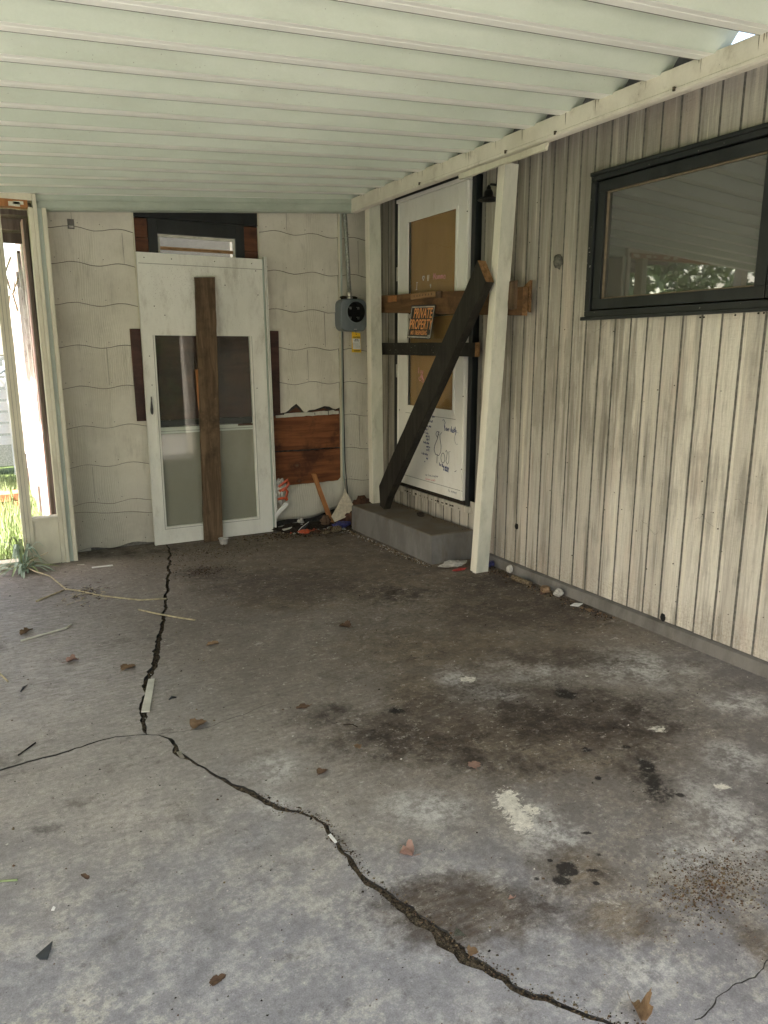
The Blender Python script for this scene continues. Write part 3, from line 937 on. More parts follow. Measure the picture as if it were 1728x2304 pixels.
# raised moulding round the glass, kick panel lines
for (y0, y1, z0, z1) in ((gy0-.004, gy0+.016, gz0, gz1), (gy1-.016, gy1+.004, gz0, gz1), (gy0+.016, gy1-.016, gz1-.018, gz1+.004), (gy0-.012, gy1+.012, gz0-.018, gz0+.012)):
    leaf(y0, y1, z0, z1, dx - .008, dx + .002)
leaf(dy0 + .012, dy0 + .020, dz0, dz1, dx - .005, dx + .002)
leaf(dy1 - .020, dy1 - .012, dz0, dz1, dx - .005, dx + .002)
leaf(dy0, dy1, dz0 + .066, dz0 + .069, dx - .0015, dx + .002, M['found'])
leaf(gy0 - .02, gy1 + .02, gz0 - .050, gz0 - .047, dx - .0015, dx + .002, M['found'])
dr = door.build('storm_door', side, bevel=.002)
dr['label'] = 'white storm door with hardboard behind its glass and handwriting on its lower panel'
mb = MB()
mb.box(dx - .006, dx + .012, gy0 + .016, gy1 - .016, 1.640, 1.668, M['steel'])
mb.box(dx + .004, dx + .010, gy0 + .016, gy0 + .024, gz0, gz1, M['black'])
mb.box(dx + .004, dx + .010, gy1 - .024, gy1 - .016, gz0, gz1, M['black'])
mb.build('sash_rail', dr)
mb = MB(); mb.add([(dx+.012,gy0,gz0),(dx+.012,gy1,gz0),(dx+.012,gy1,gz1),(dx+.012,gy0,gz1)], [(0,1,2,3)], M['clear']); mb.build('glass', dr)
mb = MB(); mb.box(dx + .028, dx + .033, gy0 - .02, gy1 + .02, gz0 - .02, gz1 + .02, M['cardboard']); mb.build('hardboard_backing', dr)
mb = MB()
for (y, z) in ((dy0+.008, .60), (dy0+.008, 1.1), (dy0+.008, 2.28), (dy1-.006, 1.25), (dy1-.006, .9), (dy1-.006, 2.1), (dy1-.05, .95)):
    mb = MB(); mb.tube([(dx - .004, y, z), (dx - .009, y, z)], .004, M['signblack'], 8); mb.build('screw', dr)
for z in (1.92, 1.20):
    mb = MB(); mb.box(dx - .010, dx + .002, dy1 - .010, dy1 + .006, z, z + .10, M['steel']); mb.build('hinge', dr, bevel=.002)

# handwriting: strokes in the plane of the panel, u to the right (= -y), v up
def strokes(mb, lst, ou, ov, sx, sy, r, mat, x=dx - .0012, shear=0.0, slope=0.0):
    for st in lst:
        pts = [(x, ou - (p[0] + shear*p[1]) * sx, ov + p[1] * sy + slope * p[0]*sx) for p in st]
        mb.tube(pts, r*1.45, mat, 4)
def arc(cx, cy, rx, ry, a0, a1, n=14):
    return [(cx + rx*math.cos(R(lerp(a0, a1, i/n))), cy + ry*math.sin(R(lerp(a0, a1, i/n)))) for i in range(n+1)]
G = {
 'a': [arc(.3,.3,.28,.3,20,380), [(.58,.6),(.6,0)]], 'b': [[(.05,1.1),(.05,0)], arc(.3,.3,.26,.3,160,-200)],
 'c': [arc(.35,.3,.3,.3,50,310)], 'd': [arc(.3,.3,.28,.3,20,380), [(.6,1.1),(.6,0)]],
 'e': [[(.05,.32),(.58,.36)] + arc(.32,.3,.28,.3,10,320)], 'f': [[(.55,1.05),(.35,1.1),(.25,.9),(.25,0)], [(.05,.6),(.5,.6)]],
 'h': [[(.05,1.1),(.05,0)], [(.05,.35)] + arc(.3,.35,.25,.25,170,0,8) + [(.55,0)]], 'i': [[(.2,.6),(.2,0)], [(.2,.82),(.22,.86)]],
 'k': [[(.05,1.1),(.05,0)], [(.5,.6),(.06,.25),(.55,0)]], 'l': [[(.15,1.1),(.15,.05),(.3,0)]],
 'm': [[(.05,.6),(.05,0)], [(.05,.4)] + arc(.22,.38,.17,.2,170,0,6) + [(.39,0)], [(.39,.4)] + arc(.56,.38,.17,.2,170,0,6) + [(.74,0)]],
 'n': [[(.05,.6),(.05,0)], [(.05,.35)] + arc(.3,.35,.25,.25,170,0,8) + [(.55,0)]], 'o': [arc(.3,.3,.28,.3,90,450)],
 'r': [[(.08,.6),(.08,0)], [(.08,.35)] + arc(.32,.3,.24,.3,160,60,6)], 's': [[(.5,.55),(.25,.6),(.1,.45),(.45,.2),(.3,0),(.05,.05)]],
 't': [[(.25,1.0),(.25,.1),(.45,0)], [(.05,.65),(.5,.65)]], 'u': [[(.05,.6),(.08,.1),(.3,0),(.52,.15),(.55,.6)], [(.55,.6),(.58,0)]],
 'v': [[(.05,.6),(.28,0),(.52,.6)]], 'w': [[(.05,.6),(.2,0),(.35,.5),(.5,0),(.68,.6)]], 'y': [[(.05,.6),(.3,.05)], [(.55,.6),(.15,-.45)]],
 'g': [arc(.3,.3,.27,.3,20,380), [(.57,.6),(.55,-.3),(.2,-.4)]],
 'L': [[(.1,1.1),(.05,0),(.5,.02)]], 'I': [[(.3,1.1),(.25,0)], [(.05,1.1),(.55,1.1)], [(0,0),(.5,0)]], 'U': [[(.05,1.1),(.05,.3),(.2,0),(.45,.05),(.55,.3),(.55,1.1)]],
 '4': [[(.1,1),(.05,.5),(.5,.5)], [(.45,1),(.45,0)]], 'M': [[(.05,0),(.1,1),(.4,.3),(.7,1),(.75,0)]], '&': [[(.6,0),(.1,.8),(.3,1),(.45,.8),(.05,.2),(.25,0),(.6,.4)]],
 '6': [[(.5,1),(.1,.5)] + arc(.3,.28,.25,.28,160,-200)],
 '<': [[(.4,0),(0,.6),(.15,.9),(.4,.65),(.65,.9),(.8,.6),(.4,0)]],
}
def write(mb, text, ou, ov, h, r, mat, x=dx - .0012, sl=0.0, wob=.04, seed=0, wide=.9):
    rnd = random.Random(seed); u = 0
    for ch in text:
        if ch == ' ': u += .5; continue
        g = G.get(ch)
        jy = rnd.uniform(-wob, wob) * 3
        strokes(mb, [[(p[0] + u/ .9, p[1] + jy) for p in st] for st in g], ou, ov, h*wide, h, r, mat, x, .12, sl)
        u += .9 if ch in 'mwM<' else .68
mb = MB()
# big looped "YOU" and daddy line
big_g = [(.55,.98),(.30,1.0),(.20,.88),(.34,.76),(.50,.90),(.46,.98),(.36,.70),(.12,.42),(.05,.22),(.20,.04),(.52,.02),(.72,.18),(.74,.44),(.62,.72),(.60,.88),(.78,.98)]
strokes(mb, [big_g], 4.565, .655, .135, .178, .0016, M['inkgrey'])
strokes(mb, [[(.2,1),(.12,0)]], 4.525, .600, .05, .068, .0014, M['inkgrey'])
strokes(mb, [arc(.5,.5,.42,.5,90,450,18)], 4.470, .612, .062, .072, .0014, M['inkgrey'])
strokes(mb, [[(0,.85),(.15,1),(.32,.85),(.22,.5),(.10,.2),(.35,0),(.62,.15),(.66,.6),(.60,.92),(.85,.95)]], 4.405, .610, .068, .100, .0014, M['inkgrey'])
mb.build('marker_writing', dr); mb = MB()
strokes(mb, [[(.0,.9),(.25,1),(.5,.7),(.35,.3),(.42,0)]], 4.452, .862, .07, .062, .0014, M['ink'])
mb.build('marker_writing', dr); mb = MB()
write(mb, 'love daddy', 4.425, .848, .034, .0014, M['ink'], sl=-.02, seed=3, wide=.62)
mb.build('marker_writing', dr); mb = MB()
strokes(mb, [arc(.6,.5,.6,.5,60,300,16)], 4.295, .765, .05, .085, .0008, M['inkfaint'])
mb.build('marker_writing', dr); mb = MB()
write(mb, 'to the moon', 4.488, .590, .022, .0015, M['ink'], sl=-.14, seed=4, wide=.72)
mb.build('marker_writing', dr); mb = MB()
write(mb, '& back', 4.430, .560, .022, .0015, M['ink'], sl=-.10, seed=5, wide=.72)
mb.build('marker_writing', dr); mb = MB()
lines = [('thank you', 4.655, .930, .017), ('safe at', 4.655, .893, .017), ('be you', 4.668, .855, .017), ('my s', 4.685, .828, .016), ('i like', 4.70, .800, .016), ('my st', 4.675, .778, .016), ('girl', 4.665, .755, .017), ('to be the', 4.71, .728, .015), ('one u', 4.665, .702, .016), ('will', 4.665, .676, .016), ('i do so by', 4.735, .644, .015), ('my', 4.665, .615, .015), ('u', 4.69, .588, .014)]
for i, (t, u, v, h) in enumerate(lines): write(mb, t, u, v, h, .0012, M['ink'], seed=20+i, wide=.85, sl=-.03)
mb.build('marker_writing', dr); mb = MB()
write(mb, 'our love 6 and me', 4.675, .486, .016, .0007, M['inkfaint'], sl=.06, seed=50, wide=.9)
mb.build('marker_writing', dr); mb = MB()
write(mb, 'forever u and i', 4.675, .455, .015, .0007, M['pink'], sl=.05, seed=51, wide=.9)
mb.build('marker_writing', dr); mb = MB()
write(mb, 'hi mommy', 4.36, .415, .018, .0007, M['inkfaint'], seed=52, wide=.9)
mb.build('marker_writing', dr); mb = MB()
strokes(mb, [[(0,0),(1,1)]], 4.285, .570, .02, .010, .0014, M['inkgrey'])
mb.build('marker_writing', dr)
mb = MB()
gx = dx + .010
write(mb, 'I', 4.858, 1.845, .045, .0011, M['white'], x=gx, seed=1)
mb.build('glass_writing', dr); mb = MB()
write(mb, '<', 4.768, 1.893, .036, .0011, M['white'], x=gx, seed=2)
mb.build('glass_writing', dr); mb = MB()
write(mb, 'U', 4.700, 1.893, .036, .0011, M['white'], x=gx, seed=3)
mb.build('glass_writing', dr); mb = MB()
write(mb, '4', 4.664, 1.842, .026, .0011, M['white'], x=gx, seed=4)
mb.build('glass_writing', dr); mb = MB()
write(mb, 'Momma', 4.622, 1.893, .040, .0015, M['pink'], x=gx, seed=5, sl=-.05, wide=.88)
mb.build('glass_writing', dr); mb = MB()
write(mb, 'luv', 4.815, 1.235, .040, .0013, M['pink'], x=gx, seed=6)
mb.build('glass_writing', dr); mb = MB()
strokes(mb, [[(random.random(), random.random()) for _ in range(16)]], 4.815, 1.16, .09, .08, .0012, M['pink'], x=gx)
mb.build('glass_writing', dr)

# black casing round the door and threshold
mb = MB()
mb.box(WX - .016, WX + .05, 4.138, 4.182, .345, 2.52, M['black'])
mb.box(WX - .030, WX + .05, 5.117, 5.165, .345, 2.52, M['black'])
mb.box(WX - .030, WX + .05, 4.182, 5.117, 2.500, 2.52, M['black'])
mb.box(WX - .020, WX + .05, 4.182, 5.117, .345, .374, M['soil'])
mb.build('door_casing', side, bevel=.003)
mb = MB()
mb.box(WX - .046, WX - .010, 4.184, 5.117, 2.473, 2.497, M['storm'])
mb.build('drip_cap', side, bevel=.002)
mb = MB()
mb.box(WX - .025, WX + .01, 4.12, 5.15, .300, .343, M['siding'])
for i in range(16):
    y = lerp(4.25, 5.0, i/15) + random.uniform(-.02, .02)
    mb.box(WX - .027, WX - .018, y, y + random.uniform(.006, .028), .312, .312 + random.uniform(.004, .012), M['soil'])
mb.build('door_sill', side)
# marks on the siding: nest, pipe hole
mb = MB()
def blobmesh(mb, c, r, mat, sq=(1, 1, 1), seed=0, seg=10, amp=.3):
    vs, fs = [], []
    for i in range(1, seg):
        for j in range(seg*2):
            th, ph = math.pi*i/seg, math.pi*j/seg
            d = Vector((math.sin(th)*math.cos(ph), math.sin(th)*math.sin(ph), math.cos(th)))
            q = r * (1 + amp*noise.noise(d*2.2 + Vector((seed*3.7, seed, 0))))
            vs.append((c[0]+d.x*q*sq[0], c[1]+d.y*q*sq[1], c[2]+d.z*q*sq[2]))
    m_ = seg*2
    for i in range(seg-2):
        for j in range(m_): fs.append((i*m_+j, i*m_+(j+1) % m_, (i+1)*m_+(j+1) % m_, (i+1)*m_+j))
    fs.append(tuple(range(m_))[::-1]); fs.append(tuple(range((seg-2)*m_, (seg-1)*m_)))
    mb.add(vs, fs, mat, True)
blobmesh(mb, (WX, 3.347, 1.89), .034, M['wasp'], (.7, 1, 1.15), 3)
mb.build('mud_nest', side)
mb = MB()
blobmesh(mb, (WX - .004, 3.62, .31), .017, M['dark'], (.3, 1, 1.1), 5)
mb.build('hole', side)
mb = MB()
blobmesh(mb, (WX - .004, 2.435, .085), .016, M['dark'], (.3, 1, 1.3), 7)
mb.build('hole', side)
mb = MB()
for i in range(70):
    y = random.uniform(1.5, 4.0); z = random.uniform(.15, 2.3)
    if WY0 < y < WY1+.1 and WZ0-.05 < z < WZ1+.05: continue
    r = random.uniform(.0015, .0035)
    mb.tube([(WX - .001, y, z), (WX - .004, y, z)], r, M['soil'], 6)
for (y, z) in ((2.37, 1.55), (2.35, 1.55), (2.19, 1.553), (2.08, 1.556), (2.055, 1.556)):
    mb.tube([(WX - .001, y, z), (WX - .004, y, z)], .0042, M['soil'], 6)
mb.build('nail_heads', side)['kind'] = 'stuff'
# thin vine strand scars
mb = MB()
for (y0, z0, n_) in ((2.62, .55, 9), (2.3, .62, 8), (3.05, 1.50, 8), (1.95, 2.43, 5), (2.1, .75, 7)):
    p = [(WX - .002, y0, z0)]
    for i in range(n_): p.append((WX - .002, p[-1][1] - random.uniform(.005, .02), p[-1][2] + random.uniform(-.015, .015)))
    mb.tube(p, .0006, M['groove'], 4)
mb.build('vine_scars', side)['kind'] = 'stuff'

# barn lamp on the siding between door and post
lamp = empty('barn_wall_lamp', (WX, 3.90, 2.33), 'small black barn lamp on the wall beside the boarded door', 'wall lamp')
def lathe(mb, c, prof_, mat, seg=24, ax=Vector((0, 0, 1))):
    vs, fs = [], []
    for (r, z) in prof_:
        for k in range(seg):
            t = 2*math.pi*k/seg
            vs.append((c[0]+r*math.cos(t), c[1]+r*math.sin(t), c[2]+z))
    for i in range(len(prof_)-1):
        for k in range(seg): fs.append((i*seg+k, i*seg+(k+1) % seg, (i+1)*seg+(k+1) % seg, (i+1)*seg+k))
    mb.add(vs, fs, mat, True)
mb = MB(); lathe(mb, (2.835, 3.895, 2.292), [(.001,.062),(.020,.060),(.028,.045),(.032,.022),(.062,.006),(.066,0),(.062,.001),(.030,.018),(.024,.04),(.001,.05)], M['signblack']); mb.build('lamp_shade', lamp, fixn=False)
mb = MB(); mb.tube([(2.835,3.895,2.35),(2.835,3.895,2.372),(2.85,3.895,2.385),(2.88,3.895,2.385),(2.93,3.895,2.375)], .007, M['signblack'], 8); mb.build('lamp_arm', lamp)
mb = MB(); lathe(mb, (2.835, 3.895, 2.345), [(.014,0),(.014,.02),(.006,.034),(.001,.036)], M['signblack']); mb.build('finial', lamp)

# ================================================================ BACK HOUSE WALL (plane y = 5.515)
back = empty('house_back_wall', (1.7, 5.515, 0), 'off-white wavy shingle wall behind the leaning door', 'wall', kind='thing')
BY = 5.515
mb = MB()
mb.box(.46, 1.14, BY + .035, BY + .16, 0, 2.62, M['tar'])
mb.box(1.14, 1.83, BY + .035, BY + .16, 0, 1.0, M['tar'])
mb.box(1.83, 3.06, BY + .035, BY + .16, 0, 2.62, M['tar'])
mb.box(1.14, 1.83, BY + .035, BY + .16, 2.295, 2.62, M['tar'])
mb.box(1.0, 2.0, BY + .9, BY + .92, .8, 2.6, M['room'])
mb.box(.98, 1.0, BY + .16, BY + .9, .8, 2.6, M['room']); mb.box(2.0, 2.02, BY + .16, BY + .9, .8, 2.6, M['room'])
mb.build('wall_core', back)
mb = MB()


def course(x0, x1, zb, zt, tail=.013, amp=.011, ph=0.0, seed=0, tilt=(0, 0)):
    """one row of cement shingle: wavy lower edge, lapped over the row below"""
    N = max(6, int((x1 - x0) / .018))
    vs = []
    for i in range(N + 1):
        x = lerp(x0, x1, i / N)
        w = amp * math.sin((x * 2*math.pi / .30) + ph) + .002*noise.noise((x*30, seed, 0)) + lerp(tilt[0], tilt[1], i/N)
        vs += [(x, BY - tail, zb + w), (x, BY - tail + .004, zb + w - .0038), (x, BY + .004, zt + .045), (x, BY + .003, zb + w)]
    f = []
    for i in range(N):
        a, b = i*4, i*4+4
        f += [(a, b, b+2, a+2)]
    mb.add(vs, f, M['shingle'])
    mb.add(vs, [q for i in range(N) for q in ((i*4, i*4+1, i*4+5, i*4+4), (i*4+1, i*4+3, i*4+7, i*4+5))], M['lap'])  # dark under-edge paints in the shadow below each lap
    for xj in (.655 + 1.1*((seed*37 % 7)/7), 2.16 + .75*((seed*29 % 5)/5)):
        if x0 + .03 < xj < x1 - .03: mb.hexa([(xj-.0008,BY-tail-.0006,zb+.012),(xj+.0008,BY-tail-.0006,zb+.012),(xj+.0008,BY,zb+.012),(xj-.0008,BY,zb+.012),(xj-.0008,BY-.0035,zt-.012),(xj+.0008,BY-.0035,zt-.012),(xj+.0008,BY+.004,zt-.012),(xj-.0008,BY+.004,zt-.012)], M['lap'])
    for k in range(int((x1-x0)/.15)):
        xn = x0 + .06 + k*.15 + .02*noise.noise((k*3.3, seed, 0))
        zn = zb + .030 + .008*noise.noise((k, seed*2.1, 5)); mb.tube([(xn, BY-tail+.003, zn), (xn, BY-tail-.0025, zn)], .0028, M['soil'], 6)


zl = [2.196, 1.972, 1.711, 1.432, 1.157, .884, .612, .343]
tops = [2.45] + zl
for i, zb in enumerate(zl):
    course(.47, 1.045, zb, tops[i] if i else 2.44, ph=i*.1 + .6, seed=i)
course(.50, 1.97, .19, .335, ph=2, seed=40, tilt=(.10, -.03), amp=.004)
course(.47, 1.97, .022, .31, ph=1.6, seed=41, tilt=(-.012, .02))
mb.box(.48, 1.97, BY + .002, BY + .012, .0, .12, M['groove'])
mb.box(.48, .60, BY - .006, BY + .001, .0, .045, M['shingle'])
for i, zb in enumerate(zl[:0]): pass
# below the window, hidden behind the leaning door
for zb, zt in ((.612, .86), (.343, .612)): course(1.045, 1.97, zb, zt, ph=1, seed=60)
# right of the window down to the broken edge
zr_l = [2.268, 1.986, 1.706, 1.420, 1.155]
tops = [2.50] + zr_l
for i, zb in enumerate(zr_l): course(1.935, 2.580, zb, tops[i] if i else 2.49, ph=i*.15 + 2.2, seed=70+i)
# lowest remaining row: broken bottom edge
pts = [(1.95,.93),(2.06,.925),(2.11,.93),(2.135,.945),(2.16,.968),(2.203,.995),(2.235,.965),(2.262,.93),(2.285,.925),(2.31,.940),(2.36,.943),(2.40,.955),(2.446,.968),(2.49,.962),(2.52,.945),(2.545,.94),(2.58,.952)]
vs = []
for (x, z) in pts: vs += [(x, BY - .012, z), (x, BY - .004, z - .002), (x, BY + .002, 1.170)]
mb.add(vs, [(i*3, i*3+3, i*3+5, i*3+2) for i in range(len(pts)-1)], M['shingle'])
mb.add(vs, [(i*3, i*3+1, i*3+4, i*3+3) for i in range(len(pts)-1)], M['brokenedge'])
# far right bay beyond the corner strip
zf = [2.263, 1.986, 1.70, 1.412, 1.15, .885, .612, .345]
tops = [2.58] + zf
for i, zb in enumerate(zf): course(2.615, 2.925, zb, tops[i] if i else 2.57, ph=i*.2 + 1.2, seed=90+i)
mb.box(2.615, 2.925, BY - .004, BY + .008, 0.0, .35, M['shingle'])
mb.build('shingles', back, fixn=False)
# small grey vent clip near the top left
mb = MB()
mb.box(.628, .668, BY - .022, BY - .010, 2.185, 2.245, M['found']); mb.box(.634, .662, BY - .026, BY - .021, 2.192, 2.204, M['bagwhite'])
mb.build('wall_clip', back)
# corner strips
mb = MB()
mb.box(2.583, 2.592, BY - .026, BY, .33, 2.50, M['trim']); mb.box(2.592, 2.612, BY - .018, BY, .25, 2.50, M['mint']); mb.build('corner_strip', back)
mb = MB(); mb.box(1.040, 1.048, BY - .022, BY, 1.5, 2.40, M['trim']); mb.build('corner_strip', back)
mb = MB(); mb.box(1.930, 1.938, BY - .022, BY, 1.5, 2.44, M['trim']); mb.build('corner_strip', back)
# cable running down beside the strip
mb = MB()
mb.tube([(2.605, BY-.03, 1.58), (2.606, BY-.03, 1.0), (2.612, BY-.03, .5), (2.632, BY-.035, .22), (2.66, BY-.04, .12)], .004, M['black'], 6)
mb.build('cable', back)
# exposed sheathing
mb = MB()
fnX = lambda u, v, w: (u, w, v)
rough_board(mb, fnX, 1.965, 2.585, .627, .902, BY + .005, BY + .025, M['sheath'], 20, .003, 3)
sh1 = mb.build('sheathing_board', back)
mb = MB()
rough_board(mb, fnX, 1.965, 2.585, .345, .613, BY + .005, BY + .025, M['sheath'], 20, .003, 4)
sh2 = mb.build('sheathing_board', back)
mb = MB()
for (cx, cz, r_) in ((2.20, .500, .026), (2.215, .372, .018)):
    mb = MB()
    for q, mt in ((1.0, 'sheathv'), (.72, 'sheath'), (.45, 'leafdark')):
        vs = [(cx, BY + .0045 - .0012*(1-q), cz)] + [(cx + r_*q*math.cos(t*.4)*1.2, BY + .0045 - .0012*(1-q), cz + r_*q*math.sin(t*.4)*(1+.1*math.sin(t))) for t in range(16)]
        mb.add(vs, [(0, i+1, (i+1) % 16 + 1) for i in range(16)], M[mt])
    mb.build('knot', sh2)
# paper edge above the sheathing
mb = MB()
vs = []
for i in range(22):
    x = lerp(2.03, 2.575, i/21); n_ = noise.noise((x*22, 0, 0)) * .008
    vs += [(x, BY - .001, .898 + n_*.6 + .010*(1-i/21)*-1), (x, BY + .003, .918 + .012*(i/21) + n_)]
mb.add(vs, [(i*2, i*2+2, i*2+3, i*2+1) for i in range(21)], M['sash'])
for (x0, x1, z0, z1) in ((2.06, 2.10, .91, .93), (2.48, 2.484, .895, .925), (2.36, 2.364, .90, .918)):
    mb.box(x0, x1, BY - .004, BY, z0, z1, M['tar'])
mb.build('torn_paper', back)
mb = MB()
for (pp) in ([(2.12,.925),(2.165,.965),(2.203,.992),(2.235,.962),(2.262,.925)], [(2.29,.920),(2.36,.938),(2.446,.964),(2.52,.94),(2.44,.935),(2.36,.925)], [(2.53,.925),(2.575,.948),(2.575,.925)]):
    mb.prism(pp, lambda u, v, w: (u, w, v), BY - .001, BY + .002, M['tar'])
    p2 = [(u*.8 + .2*sum(q[0] for q in pp)/len(pp), v*.6 + .4*.922) for u, v in pp]
    mb.prism(p2, lambda u, v, w: (u, w, v), BY - .003, BY - .0015, M['sheathv'])
mb.build('exposed_felt', back)
# lower bulging panel
mb = MB()
NXX, NZZ = 14, 8
vs = []
for i in range(NXX + 1):
    for j in range(NZZ + 1):
        u, w = i/NXX, j/NZZ
        x = lerp(1.972, 2.600, u)
        zt = .352 + .004*noise.noise((x*20, 0, 3)) - .008*(1-u)
        if u > .93: zt += .045 * (u-.93)/.07
        zb = .055 + .06*u**2*1.0 + .012*math.sin(u*9)
        z = lerp(zb, zt, w)
        vs.append((x, BY - .010 - .035*math.sin(math.pi*w)*(.3+.7*u), z))
f = [(i*(NZZ+1)+j, (i+1)*(NZZ+1)+j, (i+1)*(NZZ+1)+j+1, i*(NZZ+1)+j+1) for i in range(NXX) for j in range(NZZ)]
mb.add(vs, f, M['shingle'], True)
o = mb.build('bulging_panel', back, fixn=False)
sd = o.modifiers.new('s', 'SOLIDIFY'); sd.thickness = .005
# window at the top of the back wall (runs down behind the leaning door)
mb = MB()
mb.box(1.050, 1.935, BY - .012, BY + .03, 2.296, 2.44, M['black'])
mb.box(1.050, 1.935, BY - .018, BY - .010, 2.300, 2.306, M['black'])
mb.box(1.142, 1.205, BY - .006, BY + .03, .86, 2.294, M['black'])
mb.box(1.762, 1.828, BY - .006, BY + .03, .86, 2.294, M['black'])
mb.box(1.205, 1.762, BY - .006, BY + .03, 2.200, 2.294, M['black'])
mb.box(1.142, 1.828, BY - .010, BY + .03, .80, .86, M['black'])
bw = mb.build('window', back, bevel=.002)
mb = MB()
for (x0, x1) in ((1.206, 1.222), (1.746, 1.761)): mb.box(x0, x1, BY + .012, BY + .028, .88, 2.198, M['sash'])
mb.box(1.222, 1.746, BY + .012, BY + .028, 2.180, 2.198, M['sash'])
mb.box(1.222, 1.746, BY + .012, BY + .028, 2.095, 2.116, M['lathblock'])
mb.box(1.222, 1.746, BY + .012, BY + .028, .88, .90, M['sash'])
mb.build('sash', bw)
mb = MB(); mb.add([(1.21,BY+.024,.88),(1.758,BY+.024,.88),(1.758,BY+.024,2.19),(1.21,BY+.024,2.19)], [(0,1,2,3)], M['dusty']); mb.build('pane', bw)
mb = MB()
rough_board(mb, fnX, 1.052, 1.140, 2.165, 2.290, BY + .004, BY + .03, M['sheathv'], 4, .001, 6)
rough_board(mb, fnX, 1.052, 1.140, 1.90, 2.160, BY + .004, BY + .03, M['sheathv'], 4, .001, 7)
mb.box(1.052, 1.140, BY + .006, BY + .03, .86, 1.90, M['sheathv'])
mb.build('sheathing_board', back)
mb = MB()
rough_board(mb, fnX, 1.830, 1.930, 2.120, 2.290, BY + .004, BY + .03, M['sheathv'], 4, .001, 8)
rough_board(mb, fnX, 1.830, 1.930, 1.88, 2.115, BY + .004, BY + .03, M['sheathv'], 4, .001, 9)
mb.box(1.830, 1.930, BY + .006, BY + .03, .86, 1.88, M['sheathv'])
mb.build('sheathing_board', back)
# maroon plywood nailed across behind the leaning door
mb = MB()
rough_board(mb, fnX, .974, 2.060, .912, 1.552, BY - .036, BY - .020, M['maroon'], 10, .002, 11, endmat=M['sheath'])
tag(mb.build('plywood_panel', loc=(1.5, BY - .03, .912), bevel=.001), 'dark maroon plywood panel nailed across the wall behind the leaning door', 'board')
mb = MB()
rough_board(mb, fnX, 1.10, 1.85, .865, .908, BY - .030, BY - .016, M['black'], 8, .001, 12)
tag(mb.build('batten', loc=(1.5, BY - .02, .865)), 'thin dark green batten under the maroon plywood panel', 'batten')

# ================================================================ LEFT OPEN FRAME (plane y = 5.27)
fr = empty('screen_frame', (.3, 5.27, 0), 'cream timber opening frame at the left end of the shingle wall', 'frame', kind='thing')
FY = 5.27
mb = MB()
mb.box(.384, .409, FY, FY + .09, 0, 2.262, M['trim'])
mb.box(.410, .433, FY - .008, FY + .09, 0, 2.34, M['trim'])
mb.build('jamb', fr, bevel=.002)
mb = MB()
mb.box(.434, .459, FY + .014, FY + .09, 0, 2.262, M['mint']); mb.build('edge_strip', fr)
mb = MB()
mb.box(.460, .486, FY + .002, FY + .245, 0, 2.264, M['trim']); mb.build('jamb', fr, bevel=.002)
mb = MB()
rough_board(mb, lambda u, v, w: (v, w, u), .0, 2.255, .166, .228, FY, FY + .09, M['trim'], 14, .001, 14)
mb.box(.184, .186, FY - .0015, FY + .002, 0, 2.25, M['found']); mb.box(.206, .2075, FY - .0015, FY + .002, 0, 2.25, M['found'])
mb.build('jamb', fr)
mb = MB()
mb.box(.229, .383, FY + .012, FY + .05, .0, .300, M['trim'])
mb.build('lower_panel', fr)
mb = MB()
mb.box(.229, .383, FY - .004, FY + .08, .302, .322, M['trim']); mb.build('sill', fr, bevel=.002)
mb = MB()
mb.box(-1.30, .409, FY - .004, FY + .09, 2.300, 2.352, M['trim'])
mb.box(-1.30, .383, FY - .002, FY + .08, 2.256, 2.300, M['orange'])
for i in range(8):
    x = random.uniform(-.3, .38); mb.box(x, x + random.uniform(.02, .07), FY - .0045, FY - .0015, 2.27 + random.uniform(-.012, .02), 2.285 + random.uniform(0, .012), M['trim'])
mb.build('header', fr)
mb = MB()
pts = [(lerp(-1.2, .383, i/60), FY + .002, 2.243 + .0015*math.sin(i*1.7)) for i in range(61)]
mb.tube(pts, .003, M['straw'], 5)
mb.build('mesh_edge', fr)
mb = MB()
mb.box(-1.30, -1.21, FY, FY + .09, 0, 2.30, M['trim'])
mb.build('jamb', fr)
mb = MB()
mb.box(-1.21, .165, FY + .0, FY + .09, -.02, .045, M['trim']); mb.build('threshold', fr, bevel=.003)
mb = MB()
mb.box(-3.24, -1.30, FY + .01, FY + .06, 0, 1.95, M['sheddark']); mb.build('boarded_panel', fr)

lw = empty('side_light_blocker', (-3.3, 3.4, 0), 'added board wall on the unseen far left, blocking side light', 'wall', kind='thing')  # unseen wall, added so that light comes mainly from the front
mb = MB()
for i in range(14):
    y = 3.28 + i*.143; mb.box(-3.31, -3.29, y, y + .138, -.05, 1.98, M['trim'])
mb.build('boards', lw)
mb = MB()
for z in (.3, 1.5):
    mb = MB(); mb.box(-3.36, -3.311, 3.28, 5.27, z, z + .09, M['sheddark']); mb.build('rail', lw)
# posts on the open side
for i, y in enumerate((-1.0, 2.1)):
    mb = MB(); mb.box(-3.245, -3.155, y, y + .09, -.04, zr(-3.2) - .162, M['post'])
    tag(mb.build('carport_post', bevel=.004), ('square white post at the open end of the carport', 'square white post halfway along the open side of the carport')[i], 'post', 'posts on the open side of the carport')

